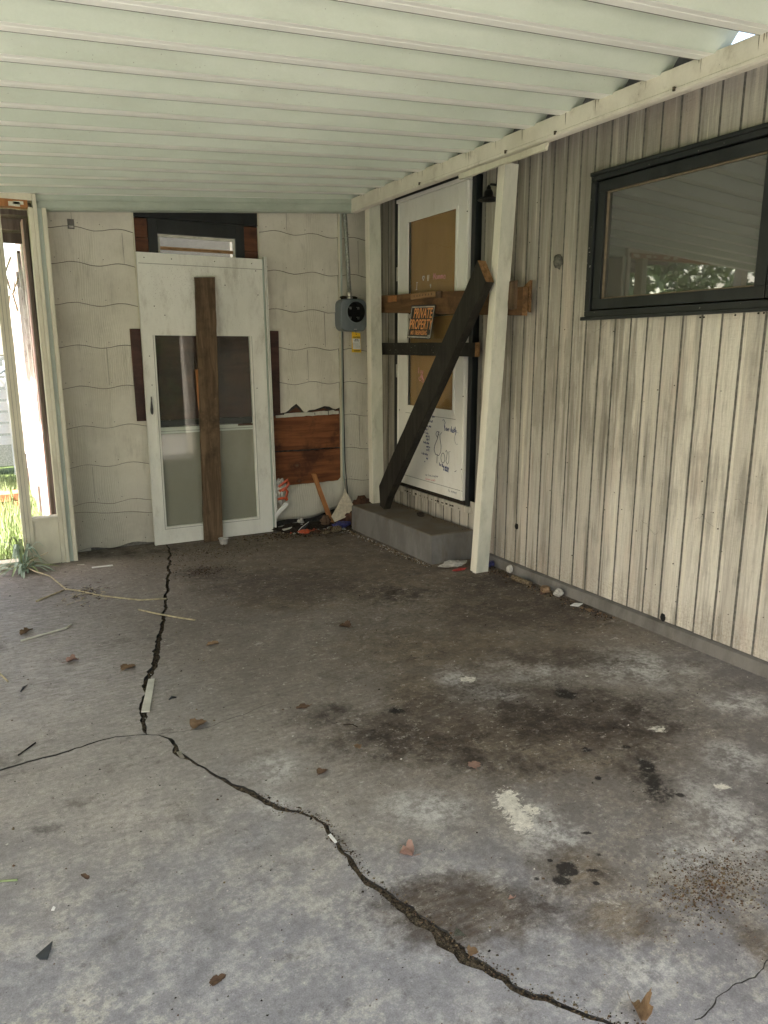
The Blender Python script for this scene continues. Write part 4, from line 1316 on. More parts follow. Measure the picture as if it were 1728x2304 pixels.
# ================================================================ POSTS BY THE DOOR, BRACE, BOARDS
def slanted_post(name, b, t, z0, z1, w, label, split=None, seed=0):
    """b, t: (x, y) of the -x,-y corner at bottom and top; w: (wx, wy)"""
    root = empty(name, (b[0] + w[0]/2, b[1] + w[1]/2, z0), label, 'post', 'posts beside the boarded door')
    rnd = random.Random(seed)
    def strip(mb, xa, xb, ya, yb, mat):
        N = 20; vs = []
        for i in range(N + 1):
            k = i / N; z = lerp(z0, z1, k); ox, oy = lerp(b[0], t[0], k), lerp(b[1], t[1], k)
            j = lambda: rnd.uniform(-.0012, .0012)
            for (x, y) in ((xa, ya), (xb, ya), (xb, yb), (xa, yb)): vs.append((ox + x + j(), oy + y + j(), z))
        fs = [(i*4+k, i*4+(k+1) % 4, i*4+4+(k+1) % 4, i*4+4+k) for i in range(N) for k in range(4)]
        mb.add(vs, fs + [(0, 1, 2, 3), tuple(range(N*4, N*4+4))], mat)
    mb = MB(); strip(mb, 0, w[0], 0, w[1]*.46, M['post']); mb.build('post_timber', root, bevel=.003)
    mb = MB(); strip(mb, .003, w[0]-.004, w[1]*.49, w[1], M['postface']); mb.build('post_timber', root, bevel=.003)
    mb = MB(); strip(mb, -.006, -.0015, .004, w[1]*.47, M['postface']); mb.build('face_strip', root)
    return root
slanted_post('door_post', (2.705, 3.730), (2.705, 3.562), 0, 2.425, (.092, .075), 'leaning cream post standing on the floor right of the boarded door', seed=1)
slanted_post('door_post', (2.712, 5.165), (2.683, 5.165), .20, 2.50, (.092, .085), 'cream post in the far corner standing on the concrete step', seed=2)

# diagonal brace
mb = MB()
xb0, xb1 = 2.620, 2.678
poly = [(4.905, .395), (4.882, .240), (4.828, .222), (4.760, .334), (3.600, 1.787), (3.690, 1.914)]
N = 16
L0, R0, L1, R1 = (4.905, .395), (4.760, .334), (3.690, 1.914), (3.600, 1.787)
rows = [[(4.890, .242), (4.826, .222)]] + [[(lerp(L0[0], L1[0], i/N), lerp(L0[1], L1[1], i/N)), (lerp(R0[0], R1[0], i/N), lerp(R0[1], R1[1], i/N))] for i in range(N + 1)]
vs = []
for i, (l, r_) in enumerate(rows):
    j = lambda: random.uniform(-.0022, .0022) if 1 < i < N else 0
    vs += [(xb0, l[0]+j(), l[1]+j()), (xb0, r_[0]+j(), r_[1]+j()), (xb1, r_[0]+j(), r_[1]+j()), (xb1, l[0]+j(), l[1]+j())]
fs = [(i*4+k, i*4+(k+1) % 4, i*4+4+(k+1) % 4, i*4+4+k) for i in range(len(rows)-1) for k in range(4)]
mb.add(vs, fs + [(0, 1, 2, 3)], M['brace'])
e = (len(rows)-1)*4
mb.add(vs[e:e+4], [(0, 1, 2, 3)], M['cutend'])
tag(mb.build('diagonal_brace', loc=(2.65, 4.85, .2), bevel=.004), 'thick blackened timber brace leaning diagonally across the boarded door', 'timber')

fnY = lambda u, v, w: (w, u, v)
# upper brown board (tilts, a little twisted)
mb = MB()
N = 18; vs = []
for i in range(N + 1):
    t = i/N; y = lerp(5.30, 3.513, t)
    zb = lerp(1.695, 1.602, t) ; zt = lerp(1.823, 1.762, t)
    j = lambda: random.uniform(-.0015, .0015)
    vs += [(2.819, y, zb+j()), (2.857, y, zb+j()), (2.857, y, zt+j()), (2.819, y, zt+j())]
mb.add(vs, [(i*4+k, i*4+(k+1) % 4, i*4+4+(k+1) % 4, i*4+4+k) for i in range(N) for k in range(4)] + [(0,1,2,3)], M['lath'])
mb.add(vs[-4:], [(0,1,2,3)], M['cutend'])
ub = mb.build('cross_board', loc=(2.84, 4.4, 1.6), bevel=.002)
tag(ub, 'upper brown cross board nailed over the boarded door behind the sign', 'board')
mb = MB(); rough_board(mb, fnY, 4.758, 4.424, 1.762, 1.800, 2.800, 2.819, M['lathblock'], 8, .002, 21)
for i in range(7):
    y = lerp(4.70, 4.47, i/6); mb.box(2.7985, 2.801, y, y+.006, 1.776, 1.788, M['leafdark'])
tag(mb.build('wood_block', loc=(2.81, 4.59, 1.762)), 'short raw wood block with tool marks on the upper cross board', 'block')
mb = MB(); rough_board(mb, fnY, 4.420, 4.360, 1.752, 1.796, 2.803, 2.819, M['leafdark'], 3, .002, 22)
tag(mb.build('wood_block', loc=(2.81, 4.39, 1.752)), 'tiny dark red block right beside the raw block on the upper cross board', 'block')
mb = MB(); rough_board(mb, fnY, 5.10, 4.99, 1.762, 1.805, 2.803, 2.819, M['orange'], 3, .002, 23)
tag(mb.build('wood_block', loc=(2.81, 5.05, 1.762)), 'small orange block at the left end of the upper cross board', 'block')
mb = MB()
rough_board(mb, lambda u, v, w: (w, v, u), 1.640, 1.800, 3.560, 3.612, 2.790, 2.818, M['plank'], 5, .0015, 24)
tag(mb.build('wood_cleat', loc=(2.80, 3.59, 1.64)), 'upright wood cleat on the right end of the upper cross board', 'block')
mb = MB()
mb.prism([(3.600, 1.745), (3.506, 1.800), (3.506, 1.62), (3.56, 1.66)], lambda u, v, w: (w, u, v), 2.861, 2.880, M['cutend'])
tag(mb.build('wedge', loc=(2.87, 3.55, 1.62)), 'split tan wood wedge sticking out behind the right end of the upper cross board', 'wedge')
# lower black board
mb = MB()
N = 14; vs = []
for i in range(N + 1):
    t = i/N; y = lerp(5.30, 3.972, t)
    j = lambda: random.uniform(-.0015, .0015)
    vs += [(2.819, y, 1.373+j()-.008*t), (2.857, y, 1.373+j()-.008*t), (2.857, y, 1.464-.010*t+j()), (2.819, y, 1.464-.010*t+j())]
mb.add(vs, [(i*4+k, i*4+(k+1) % 4, i*4+4+(k+1) % 4, i*4+4+k) for i in range(N) for k in range(4)] + [(0,1,2,3)], M['brace'])
mb.add(vs[-4:], [(0,1,2,3)], M['cutend'])
for i in range(26):
    y = random.uniform(4.3, 5.15); z = random.uniform(1.378, 1.45); s_ = random.uniform(.001, .003)
    mb.box(2.8178, 2.8192, y, y + s_*2, z, z + s_, M['chip'])
tag(mb.build('cross_board', loc=(2.84, 4.6, 1.37), bevel=.002), 'lower black cross board nailed over the boarded door under the sign', 'board')

# sign ------------------------------------------------------------
def text_mesh(body, size, mat, fn, xs=1.0, name='lettering', parent=None, bold=0.0, align='CENTER', depth=.0006):
    cu = bpy.data.curves.new('t', 'FONT')
    cu.body = body; cu.size = size; cu.align_x = align; cu.offset = bold; cu.extrude = depth; cu.resolution_u = 3
    to = bpy.data.objects.new('t', cu); COL.objects.link(to)
    bpy.context.view_layer.update()
    me = bpy.data.meshes.new_from_object(to.evaluated_get(bpy.context.evaluated_depsgraph_get()))
    vs = [fn(v.co.x * xs, v.co.y, v.co.z) for v in me.vertices]
    fs = [tuple(p.vertices) for p in me.polygons]
    bpy.data.objects.remove(to); bpy.data.curves.remove(cu); bpy.data.meshes.remove(me)
    mbt = MB(); mbt.add(vs, fs, mat)
    return mbt.build(name, parent)
sg = empty('private_property_sign', (2.815, 4.62, 1.49), 'black sign with orange PRIVATE PROPERTY NO TRESPASSING letters nailed to the cross boards', 'sign')
TL, TR, BL = Vector((2.812, 4.757, 1.722)), Vector((2.806, 4.424, 1.711)), Vector((2.790, 4.785, 1.492))
U = (TR - TL); V = (BL - TL); W = U.cross(V).normalized()
if W.x > 0: W = -W
def sgp(u, v, w=0): return TL + U*u + V*v + W*w
mb = MB()
mb.hexa([sgp(0,1,0), sgp(1,1,0), sgp(1,0,0), sgp(0,0,0), sgp(0,1,.0015), sgp(1,1,.0015), sgp(1,0,.0015), sgp(0,0,.0015)], M['signblack']); mb.build('sign_plate', sg)
mb = MB()
for (u0, u1, v0, v1) in ((.025,.975,.04,.075), (.025,.975,.935,.97), (.025,.046,.075,.935), (.954,.975,.075,.935)):
    mb.hexa([sgp(u0,v1,.0017), sgp(u1,v1,.0017), sgp(u1,v0,.0017), sgp(u0,v0,.0017), sgp(u0,v1,.0022), sgp(u1,v1,.0022), sgp(u1,v0,.0022), sgp(u0,v0,.0022)], M['bagwhite'])
mb.build('sign_border', sg)
sw = U.length; sh = V.length
def sfn(cu_, cv_): return lambda x, y, z: sgp(cu_ + x / sw, cv_ - y / sh, .002 + z)
text_mesh('PRIVATE', .098, M['signorange'], sfn(.54, .385), .70, parent=sg, bold=.0014)
text_mesh('PROPERTY', .098, M['signorange'], sfn(.51, .715), .66, parent=sg, bold=.0014)
text_mesh('NO TRESPASSING', .044, M['signorange'], sfn(.48, .885), .66, parent=sg, bold=.0005)
mb = MB(); mb.hexa([sgp(.86,.99,.0025), sgp(.95,.99,.0025), sgp(.95,.88,.0025), sgp(.86,.88,.0025), sgp(.86,.99,.003), sgp(.95,.99,.003), sgp(.95,.88,.003), sgp(.86,.88,.003)], M['galv']); mb.build('price_sticker', sg)

# ================================================================ STEP
mb = MB()
base_ = [(2.52, 5.08), (2.563, 4.04), (2.90, 4.02), (2.90, 5.25), (2.56, 5.25)]
def steppt(x, y, z): return (x + .004*noise.noise((x*6, y*6, z*6)), y + .004*noise.noise((y*6, x*6, z*9)), z)
poly = [(2.530, 5.20), (2.546, 4.72), (2.556, 4.04), (2.90, 4.03), (2.90, 5.22)]
N = len(poly); vs = []
dense = []
for i in range(N):
    a, b = poly[i], poly[(i+1) % N]
    n_ = max(2, int(math.dist(a, b)/.06))
    for k in range(n_): dense.append((lerp(a[0], b[0], k/n_), lerp(a[1], b[1], k/n_)))
N = len(dense)
cx, cy = 2.72, 4.6
for (z, ins) in ((-.02, 0), (.10, .0), (.188, .004), (.200, .014)):
    for (x, y) in dense:
        d = Vector((cx-x, cy-y)); L = d.length; d = d/L
        vs.append(steppt(x + d.x*ins, y + d.y*ins, z))
fs = [(r_*N+i, r_*N+(i+1) % N, (r_+1)*N+(i+1) % N, (r_+1)*N+i) for r_ in range(3) for i in range(N)] + [tuple(range(3*N, 4*N))]
mb.add(vs, fs, M['stepc'])
tag(mb.build('concrete_step', loc=(2.7, 4.6, 0)), 'low grey concrete step under the boarded storm door', 'step')

# ================================================================ LEANING DOOR
ld = empty('leaning_storm_door', (1.485, 5.42, 0), 'dirty off-white storm door leaning against the shingle wall, glazed in its lower half', 'door', kind='thing')
LX0, LX1 = 1.030, 1.940
def lp(u, v, w=0.0):
    """u: metres from left edge, v: height up the door, w: towards the viewer"""
    t = v / 2.055
    x = 1.030 + u + .012*t*(1-u/.91) - .006*t*(u/.91)
    return (x, 5.425 + .042*t - w, v + .006)
def lbox(mb, u0, u1, v0, v1, w0, w1, mat):
    mb.hexa([lp(u0,v0,w1), lp(u1,v0,w1), lp(u1,v0,w0), lp(u0,v0,w0), lp(u0,v1,w1), lp(u1,v1,w1), lp(u1,v1,w0), lp(u0,v1,w0)], mat)
gu0, gu1, gv0, gv1 = .092, .790, .130, 1.502
mb = MB()
for (a, b, c_, d) in ((0, gu0, 0, 2.055), (gu1, .912, 0, 2.055), (gu0, gu1, 0, gv0), (gu0, gu1, gv1, 2.055)): lbox(mb, a, b, c_, d, -.012, .016, M['doorwhite'])
lbox(mb, 0, .912, 1.985, 2.055, .0165, .020, M['doorwhite'])
lbox(mb, .0, .010, 0, 1.985, .0165, .019, M['doorwhite'])
lbox(mb, .0, .912, 1.981, 1.984, .0155, .0175, M['found'])
for (a, b, c_, d, h) in ((gu0-.034, gu0-.004, gv0-.03, gv1, .022), (gu1+.004, gu1+.034, gv0-.03, gv1, .022), (gu0-.004, gu1+.004, gv0-.03, gv0-.002, .022), (gu0-.034, gu1+.034, gv1+.001, gv1+.008, .0185)):
    lbox(mb, a, b, c_, d, .0162, h, M['doorwhite'])
lbox(mb, gu0-.016, gu0-.013, gv0-.02, gv1, .022, .0225, M['found']); lbox(mb, gu1+.013, gu1+.016, gv0-.02, gv1, .022, .0225, M['found'])
lbox(mb, gu0-.01, gu1+.01, gv0-.017, gv0-.014, .022, .0225, M['found'])
mb.build('door_leaf', ld, bevel=.0015)
mb = MB(); mb.add([lp(gu0,gv0,.004),lp(gu1,gv0,.004),lp(gu1,gv1,.004),lp(gu0,gv1,.004)], [(0,1,2,3)], M['clear']); mb.build('glass', ld)
mb = MB()
lbox(mb, gu0 + .001, gu1 - .001, .812, .856, -.010, .000, M['doorwhite'])
lbox(mb, gu0 + .001, gu1 - .001, .826, .829, .000, .001, M['found'])
lbox(mb, gu0 + .58, gu1 - .001, .842, .858, .000, .001, M['sheathv'])
ss = mb.build('screen_sash', ld)
mb = MB(); lbox(mb, gu0 + .001, gu1 - .001, gv0 + .001, .811, -.009, -.005, M['screen']); mb.build('screen_cloth', ss)
mb = MB()
hp = [(.034, 1.075), (.033, 1.05), (.030, 1.02), (.026, .99), (.028, .965), (.036, .95), (.044, .965), (.046, .99), (.044, 1.02), (.040, 1.05), (.040, 1.075), (.037, 1.082)]
mb.prism(hp, lambda u, v, w: lp(u, v, w), .017, .030, M['signblack'])
mb.build('handle', ld, bevel=.004)
mb = MB()
for (u, v) in ((.05, 2.02), (.24, 2.02), (.55, 2.02), (.83, 2.02), (.86, 1.97), (.87, 1.80), (.17, 1.64), (.045, 1.36), (.80, 1.34), (.83, 1.12), (.05, 1.16), (.10, 1.70), (.62, 1.86)):
    mb = MB(); p = lp(u, v, .0165); q = lp(u, v, .0215 if v > 1.99 else .0185); mb.tube([p, q], .004, M['soil'], 6); mb.build('screw', ld)
# mildew specks
mb = MB()
for i in range(420):
    u = random.gauss(.30, .16) if i % 3 else random.uniform(.02, .9); v = random.gauss(1.85, .07) if i % 3 else random.uniform(1.5, 1.98)
    if not (.02 < u < .89 and 1.53 < v < 1.975): continue
    if .40 < u < .54 and v < 1.9: continue
    s_ = random.uniform(.0008, .0024)
    lbox(mb, u, u+s_, v, v+s_, .0162, .0168, M['leafdark'])
mb.build('mildew_specks', ld)['kind'] = 'stuff'
# metal hinge strip along its right side
mb = MB()
def hs(u0, u1, v0, v1, w0, w1, mat): lbox(mb, u0, u1, v0, v1, w0, w1, mat)
hs(.914, .928, .03, 2.055, -.02, .006, M['mint']); hs(.930, .940, .03, 2.075, -.02, .018, M['doorwhite']); hs(.9405, .944, .10, 2.07, -.02, .010, M['found']); hs(.945, .952, .10, 2.075, -.02, .014, M['doorwhite'])
mb.build('hinge_strip', ld)

# plank leaning in front
mb = MB()
rough_board(mb, lambda u, v, w: (v + (-.045)*(1-u/1.91) + 0, w + .045*(u/1.91), u), .0, 1.910, 1.424, 1.566, 5.352, 5.385, M['plank'], 26, .0025, 31, .004)
tag(mb.build('weathered_plank', loc=(1.45, 5.37, 0), bevel=.002), 'long weathered brown plank standing upright in front of the leaning door', 'plank')
mb = MB()
def wp(u, v, w): return (v - .028*(1-(u-.86)/.43)*1.0 + 0, w, u)
rough_board(mb, lambda u, v, w: (v + .03*(u-.86)*-1 + .0, w, u), .865, 1.268, 1.405, 1.455, 5.398, 5.418, M['orange'], 8, .002, 33)
tag(mb.build('wood_offcut', loc=(1.43, 5.40, .865)), 'orange pine offcut wedged behind the weathered plank', 'wood')

# ================================================================ METER
me_ = empty('electric_meter_box', (2.665, 5.46, 1.555), 'grey electric meter box with an empty round socket on the shingle wall', 'meter box')
def rrect(cx, cz, w, h, r, n=6):
    p = []
    for (sx, sz, a0) in ((1, 1, 0), (-1, 1, 90), (-1, -1, 180), (1, -1, 270)):
        for i in range(n+1):
            a = R(a0 + 90*i/n); p.append((cx + sx*(w/2-r) + r*math.cos(a), cz + sz*(h/2-r) + r*math.sin(a)))
    return p
mb = MB()

def sell(cx, cz, w, h, n_=48, e=5.0):
    out = []
    for i in range(n_):
        a = 2*math.pi*i/n_; c_, s_ = math.cos(a), math.sin(a)
        r_ = ((abs(c_)/(w/2))**e + (abs(s_)/(h/2))**e) ** (-1/e)
        out.append((cx + r_*c_, cz + r_*s_))
    return out
pr0 = sell(2.667, 1.677, .234, .250); pr1 = sell(2.667, 1.677, .222, .238); prh = [(2.681 + .0815*math.cos(2*math.pi*i/28), 1.701 + .085*math.sin(2*math.pi*i/28)) for i in range(28)]
n = 48
rings_ = [[(x, 5.512, z) for x, z in pr0], [(x, 5.415, z) for x, z in pr0], [(x, 5.402, z) for x, z in pr1]]
hole_ = [(x, 5.400, z) for x, z in prh]; hin = [(x, 5.394, z) for x, z in [(2.681 + (a-2.681)*.94, 1.701+(b-1.701)*.94) for a, b in prh]]; hback = [(x, 5.47, z) for x, _, z in hin]
def ringang(p, c): return math.atan2(p[2]-c[1], p[0]-c[0])
allr = rings_
vs = [p for r_ in allr for p in r_]
fs = [(k*n+i, k*n+(i+1) % n, (k+1)*n+(i+1) % n, (k+1)*n+i) for k in range(2) for i in range(n)]
o_ = len(vs)
hs_sorted = [(2.681 + .0815*math.cos(math.atan2(z-1.677, x-2.667)), 5.398, 1.701 + .085*math.sin(math.atan2(z-1.677, x-2.667))) for (x, _, z) in rings_[2]]
rim = [(2.681 + (x-2.681)*.93, 5.392, 1.701 + (z-1.701)*.93) for x, _, z in hs_sorted]
bk = [(x, 5.475, z) for x, _, z in rim]
vs += hs_sorted + rim + bk
for (a, b) in ((2, 3), (3, 4)): fs += [(a*n+i, a*n+(i+1) % n, b*n+(i+1) % n, b*n+i) for i in range(n)]
mb.add(vs, fs, M['meter'], False)
mb.build('box', me_, bevel=.003)
mb = MB(); mb.add(rim + bk, [(i, (i+1) % n, n+(i+1) % n, n+i) for i in range(n)] + [tuple(range(n, 2*n))], M['dark'])
mb.v = [(x, y + .001, z) for x, y, z in mb.v]
mb.build('socket', me_)
mb = MB()
for (sx, sz) in ((-1, 1), (1, 1), (-1, -1), (1, -1)):
    mb = MB()
    x, z = 2.681 + sx*.034, 1.701 + sz*.038
    mb.box(x-.012, x+.012, 5.43, 5.436, z-.002, z+.002, M['galv']); mb.box(x-.002, x+.002, 5.43, 5.436, z-.016, z-.003, M['galv']); mb.box(x+.008, x+.011, 5.43, 5.436, z-.016, z-.003, M['galv'])
    mb.build('jaw', me_)
mb = MB(); mb.box(2.664, 2.690, 5.397, 5.403, 1.566, 1.572, M['steel']); mb.build('latch', me_, bevel=.001)
mb = MB(); lathe(mb, (2.6465, 5.44, 1.800), [(.020,.0),(.024,.004),(.024,.018),(.019,.022),(.022,.026),(.022,.040),(.017,.050)], M['steel']); mb.build('conduit_fitting', me_)
mb = MB()
blobmesh(mb, (2.60, 5.45, 1.81), .02, M['soil'], (1.6, 1, .7), 8); blobmesh(mb, (2.69, 5.46, 1.812), .02, M['soil'], (1.7, 1, .6), 9)
mb.build('nest_debris', me_)
mb = MB(); mb.tube([(2.6465, 5.44, 1.845), (2.632, 5.44, 2.10), (2.612, 5.44, 2.44), (2.606, 5.44, 2.60)], .0165, M['galv'], 14)
tag(mb.build('conduit_pipe', loc=(2.63, 5.44, 1.85)), 'galvanised conduit pipe rising from the meter box', 'pipe')
tg = empty('warning_tag', (2.684, 5.40, 1.39), 'yellow and white warning tag hanging under the meter box', 'tag')
def tgp(x, z, w=0): return (x + .004*(1.548 - z)/.16, 5.402 - w, z)
mb = MB(); mb.hexa([tgp(2.643,1.391), tgp(2.724,1.388), (2.724,5.4035,1.388), (2.643,5.4035,1.391), tgp(2.645,1.550), tgp(2.720,1.538), (2.720,5.4035,1.538), (2.645,5.4035,1.550)], M['yellow']); mb.build('tag_card', tg)
mb = MB(); mb.hexa([tgp(2.649,1.416,.001), tgp(2.720,1.414,.001), tgp(2.720,1.414,.0005), tgp(2.649,1.416,.0005), tgp(2.648,1.498,.001), tgp(2.717,1.496,.001), tgp(2.717,1.496,.0005), tgp(2.648,1.498,.0005)], M['white']); mb.build('text_panel', tg)
text_mesh('CAUTION', .016, M['signblack'], lambda x, y, z: tgp(2.684 + x, 1.502 + y, .0016 + z), .85, parent=tg, bold=.0004)
text_mesh('METER\nREMOVED', .010, M['signblack'], lambda x, y, z: tgp(2.684 + x, 1.486 + y, .0016 + z), .95, parent=tg, bold=.0002)
mb = MB()
for i in range(6):
    z = 1.462 - i*.0075
    for k in range(5):
        x = 2.653 + k*.0125; mb.box(x, x + random.uniform(.006, .011), 5.4002, 5.4006, z, z + .0016, M['signblack'])
mb.build('small_print', tg)
text_mesh('WARNING', .011, M['signblack'], lambda x, y, z: tgp(2.686 + x, 1.399 + y, .0016 + z), .95, parent=tg, bold=.0003)
mb = MB(); mb.tube([(2.68, 5.399, 1.532), (2.676, 5.395, 1.56)], .0015, M['black'], 5); mb.tube([(2.684, 5.3995, 1.530), (2.684, 5.402, 1.530)], .004, M['signblack'], 8); mb.build('wire_tie', tg)

# ================================================================ LITTER AND DEBRIS
def flatpoly(name, label, cat, pts, th, mat, z=.002, group=None, curl=0.0, edge=None):
    """thin piece lying on the floor: outline in world xy"""
    mb = MB(); n = len(pts)
    cx = sum(p[0] for p in pts)/n; cy = sum(p[1] for p in pts)/n
    h = lambda x, y: z + curl * ((x-cx)**2 + (y-cy)**2) / .0025 * .01
    vs = [(cx, cy, z)] + [(x, y, h(x, y)) for x, y in pts] + [(cx, cy, z+th)] + [(x, y, h(x, y)+th) for x, y in pts]
    fs = [(0, (i+1) % n + 1, i+1) for i in range(n)] + [(n+1, n+2+i, n+2+(i+1) % n) for i in range(n)] + [(i+1, (i+1) % n+1, n+2+(i+1) % n, n+2+i) for i in range(n)]
    mb.add(vs, fs, mat)
    return tag(mb.build(name), label, cat, group)

def leafobj(x, y, size, rot, label, mat='leaf', curl=.6, lobes=5, group='dry leaves on the floor', asp=1.0, seed=0):
    size *= .68
    rnd = random.Random(seed + int(x*1000)); n = 44; mb = MB()
    ring_ = []
    for i in range(n):
        a = 2*math.pi*i/n
        r = size * (.62 + .38*abs(math.cos(lobes*a/2))**.7) * (1 + rnd.uniform(-.08, .08))
        ring_.append((r*math.cos(a)*asp, r*math.sin(a)))
    vs = []; 
    for s_ in (.0, .35, .7, 1.0):
        for (a, b) in (ring_ if s_ else [(0, 0)]):
            px, py = a*s_, b*s_
            h = .003 + curl*(abs(py)/size)**1.6*size*.9 + .12*size*noise.noise((px*60+seed, py*60, 0))*1.2
            c_, s2 = math.cos(rot), math.sin(rot)
            vs.append((x + px*c_ - py*s2, y + px*s2 + py*c_, max(.0015, h)))
    fs = [(0, 1+i, 1+(i+1) % n) for i in range(n)]
    for k in range(2): fs += [(1+k*n+i, 1+(k+1)*n+i, 1+(k+1)*n+(i+1) % n, 1+k*n+(i+1) % n) for i in range(n)]
    mb.add(vs, fs, M[mat], True)
    st = [(x - size*.9*math.cos(rot), y - size*.9*math.sin(rot), .004), (x - size*1.7*math.cos(rot+.2), y - size*1.7*math.sin(rot+.2), .007)]
    mb.tube(st, .0012, M[mat], 4)
    o = mb.build('dry_leaf', fixn=False)
    return tag(o, label, 'leaf', group)

leafobj(.613, 2.611, .045, .5, 'crumpled orange-brown leaf just right of the crack junction', 'leaf', .9, 3, asp=1.3, seed=1)
leafobj(.092, 3.981, .038, .8, 'curled tan leaf by the end of the long straw at the left', 'leaf', 1.2, 2, asp=1.5, seed=2)
leafobj(.258, 3.492, .042, .1, 'ragged tan leaf left of the long crack, nearest the wooden splinter', 'leafpink', .9, 5, seed=3)
leafobj(.468, 3.279, .040, .4, 'pale folded leaf beside the widest part of the long crack', 'leaf', .8, 3, asp=1.4, seed=4)
leafobj(.882, 3.373, .030, .1, 'small pale leaf alone on the grey floor right of the long crack', 'leaf', .9, 2, asp=1.6, seed=5)
leafobj(1.549, 3.278, .040, 2.2, 'dark twisted leaf with a brown stalk in the middle of the floor', 'leafdark', 1.2, 3, asp=1.3, seed=6)
leafobj(1.078, 2.185, .024, 1.2, 'small round orange leaf lying flat', 'leaf', .15, 5, seed=7)
leafobj(.897, 2.089, .026, .3, 'dark star-shaped leaf scrap above the diagonal crack', 'leafdark', .7, 3, asp=1.3, seed=8)
leafobj(1.378, 1.883, .036, 1.0, 'flat dusty pink broad leaf in the oil stain', 'leafpink', .08, 6, seed=9)
leafobj(.938, 1.589, .034, 2.4, 'curled cup-shaped tan leaf right of the diagonal crack', 'leafpink', 2.0, 3, seed=10)
leafobj(1.119, .905, .040, 1.2, 'upright brown leaf at the bottom edge by the crack', 'leaf', 2.2, 5, seed=11)
leafobj(.900, 1.215, .022, 0.4, 'rusty leaf wedged in the wide part of the diagonal crack', 'leaf', .4, 4, seed=12)
leafobj(2.227, 2.231, .012, 0.4, 'tiny white leaf scrap on the stained floor right of centre', 'bagwhite', .4, 4, seed=13)
leafobj(2.80, 3.20, .026, 0.4, 'crumpled tan leaf halfway between leaning post and foundation crack', 'leafpink', .9, 4, seed=14)
leafobj(2.84, 2.86, .030, 0.9, 'flat orange-brown leaf against the foundation', 'leaf', .3, 4, asp=1.4, seed=15)
leafobj(1.02, 2.56, .035, 2.9, 'flat dark leaf with long stalk left of the oil stains', 'leafdark', .2, 4, asp=1.2, seed=16)
leafobj(1.09, 1.31, .012, 2.9, 'tiny pale pink leaf crumb below the white paint patch', 'leafpink', .8, 4, seed=17)
leafobj(.343, 1.424, .020, .3, 'small dark brown leaf flake on the blue-grey slab', 'leafdark', .4, 3, asp=1.6, seed=18)
leafobj(.123, 1.93, .014, 2.0, 'dark seed leaf with a long stalk near the left edge', 'leafdark', .4, 2, asp=1.8, seed=19)

flatpoly('wood_strip', 'pale grey wooden strip lying in the long crack', 'wood strip', [(.525,3.114),(.551,3.106),(.470,2.812),(.440,2.824)], .006, M['sash'], .001, curl=0)
flatpoly('wood_strip', 'bright white strip on the dark floor by the shingle wall', 'wood strip', [(.544,5.052),(.544,5.030),(.674,5.020),(.674,5.044)], .004, M['white'], .002)
flatpoly('wood_strip', 'short white scrap on the dark floor nearest the frame foot', 'wood strip', [(.468,5.16),(.468,5.146),(.509,5.134),(.509,5.150)], .004, M['bagwhite'], .002)
flatpoly('slate_shard', 'black triangular slate shard in the lower left', 'shard', [(.024,1.727),(.019,1.707),(.008,1.674),(-.008,1.683),(-.015,1.697)], .003, M['shard'], .001)
flatpoly('white_chip', 'tiny white chip above the black shard', 'chip', [(.03,1.840),(.036,1.853),(.041,1.846),(.037,1.836)], .002, M['white'], .001)
flatpoly('glass_shard', 'clear triangular glass shard beside the diagonal crack', 'shard', [(.909,1.299),(.914,1.263),(.888,1.277)], .002, M['clear'], .002)
flatpoly('foil_scrap', 'silver foil scrap stuck in the crack below the junction', 'foil', [(.492,2.455),(.506,2.458),(.508,2.405),(.495,2.402)], .003, M['steel'], .001)
flatpoly('foil_scrap', 'white scrap tucked in the middle of the diagonal crack', 'foil', [(.776,1.775),(.786,1.777),(.787,1.735),(.779,1.733)], .003, M['white'], .001)
flatpoly('paper_scrap', 'small white paper scrap beside the foundation', 'paper', [(2.80,2.965),(2.85,2.985),(2.885,2.955),(2.83,2.935)], .004, M['white'], .001, curl=.3)

def stick(name, label, cat, pts, r, mat, seg=6, group=None):
    mb = MB(); mb.tube(pts, r, M[mat], seg)
    return tag(mb.build(name), label, cat, group)
stick('straw_stalk', 'longest bent dry stalk reaching from the weed to the crack', 'stalk', [(.17,5.14,.03),(.202,5.034,.03),(.28,4.914,.02),(.344,4.613,.010),(.388,4.578,.008),(.513,4.398,.006),(.691,4.215,.006),(.833,4.159,.007)], .0045, 'straw', group='dry stalks on the floor')
stick('straw_stalk', 'short thick dry stalk pointing to the lower left from the clump', 'stalk', [(.171,4.476,.005),(.26,4.555,.006),(.332,4.609,.008)], .005, 'straw', group='dry stalks on the floor')
stick('straw_stalk', 'dry brown stalk lying across the long crack', 'stalk', [(.658,4.05,.005),(.729,3.934,.008),(.815,3.812,.010),(.89,3.74,.006)], .0045, 'straw', group='dry stalks on the floor')
stick('straw_stalk', 'pale stalk at the left picture edge', 'stalk', [(-.06,3.56,.005),(-.042,3.492,.006),(-.013,3.384,.005)], .004, 'straw', group='dry stalks on the floor')
stick('wood_splinter', 'long pale wooden splinter on the left slab', 'splinter', [(.061,3.865,.004),(.276,3.937,.007),(.307,3.989,.005)], .0055, 'sash', 4)
stick('green_stem', 'short green stem at the lower left edge', 'stem', [(-.12,2.035,.004),(-.04,2.0,.005)], .003, 'green')
stick('iron_nail', 'rusty nail left of the crack junction', 'nail', [(-.005,2.70,.004),(.055,2.765,.004)], .003, 'dark')
stick('twig', 'tiny dark twig on the right foreground slab', 'twig', [(1.10,2.35,.003),(1.13,2.33,.006),(1.14,2.31,.003)], .002, 'soil')
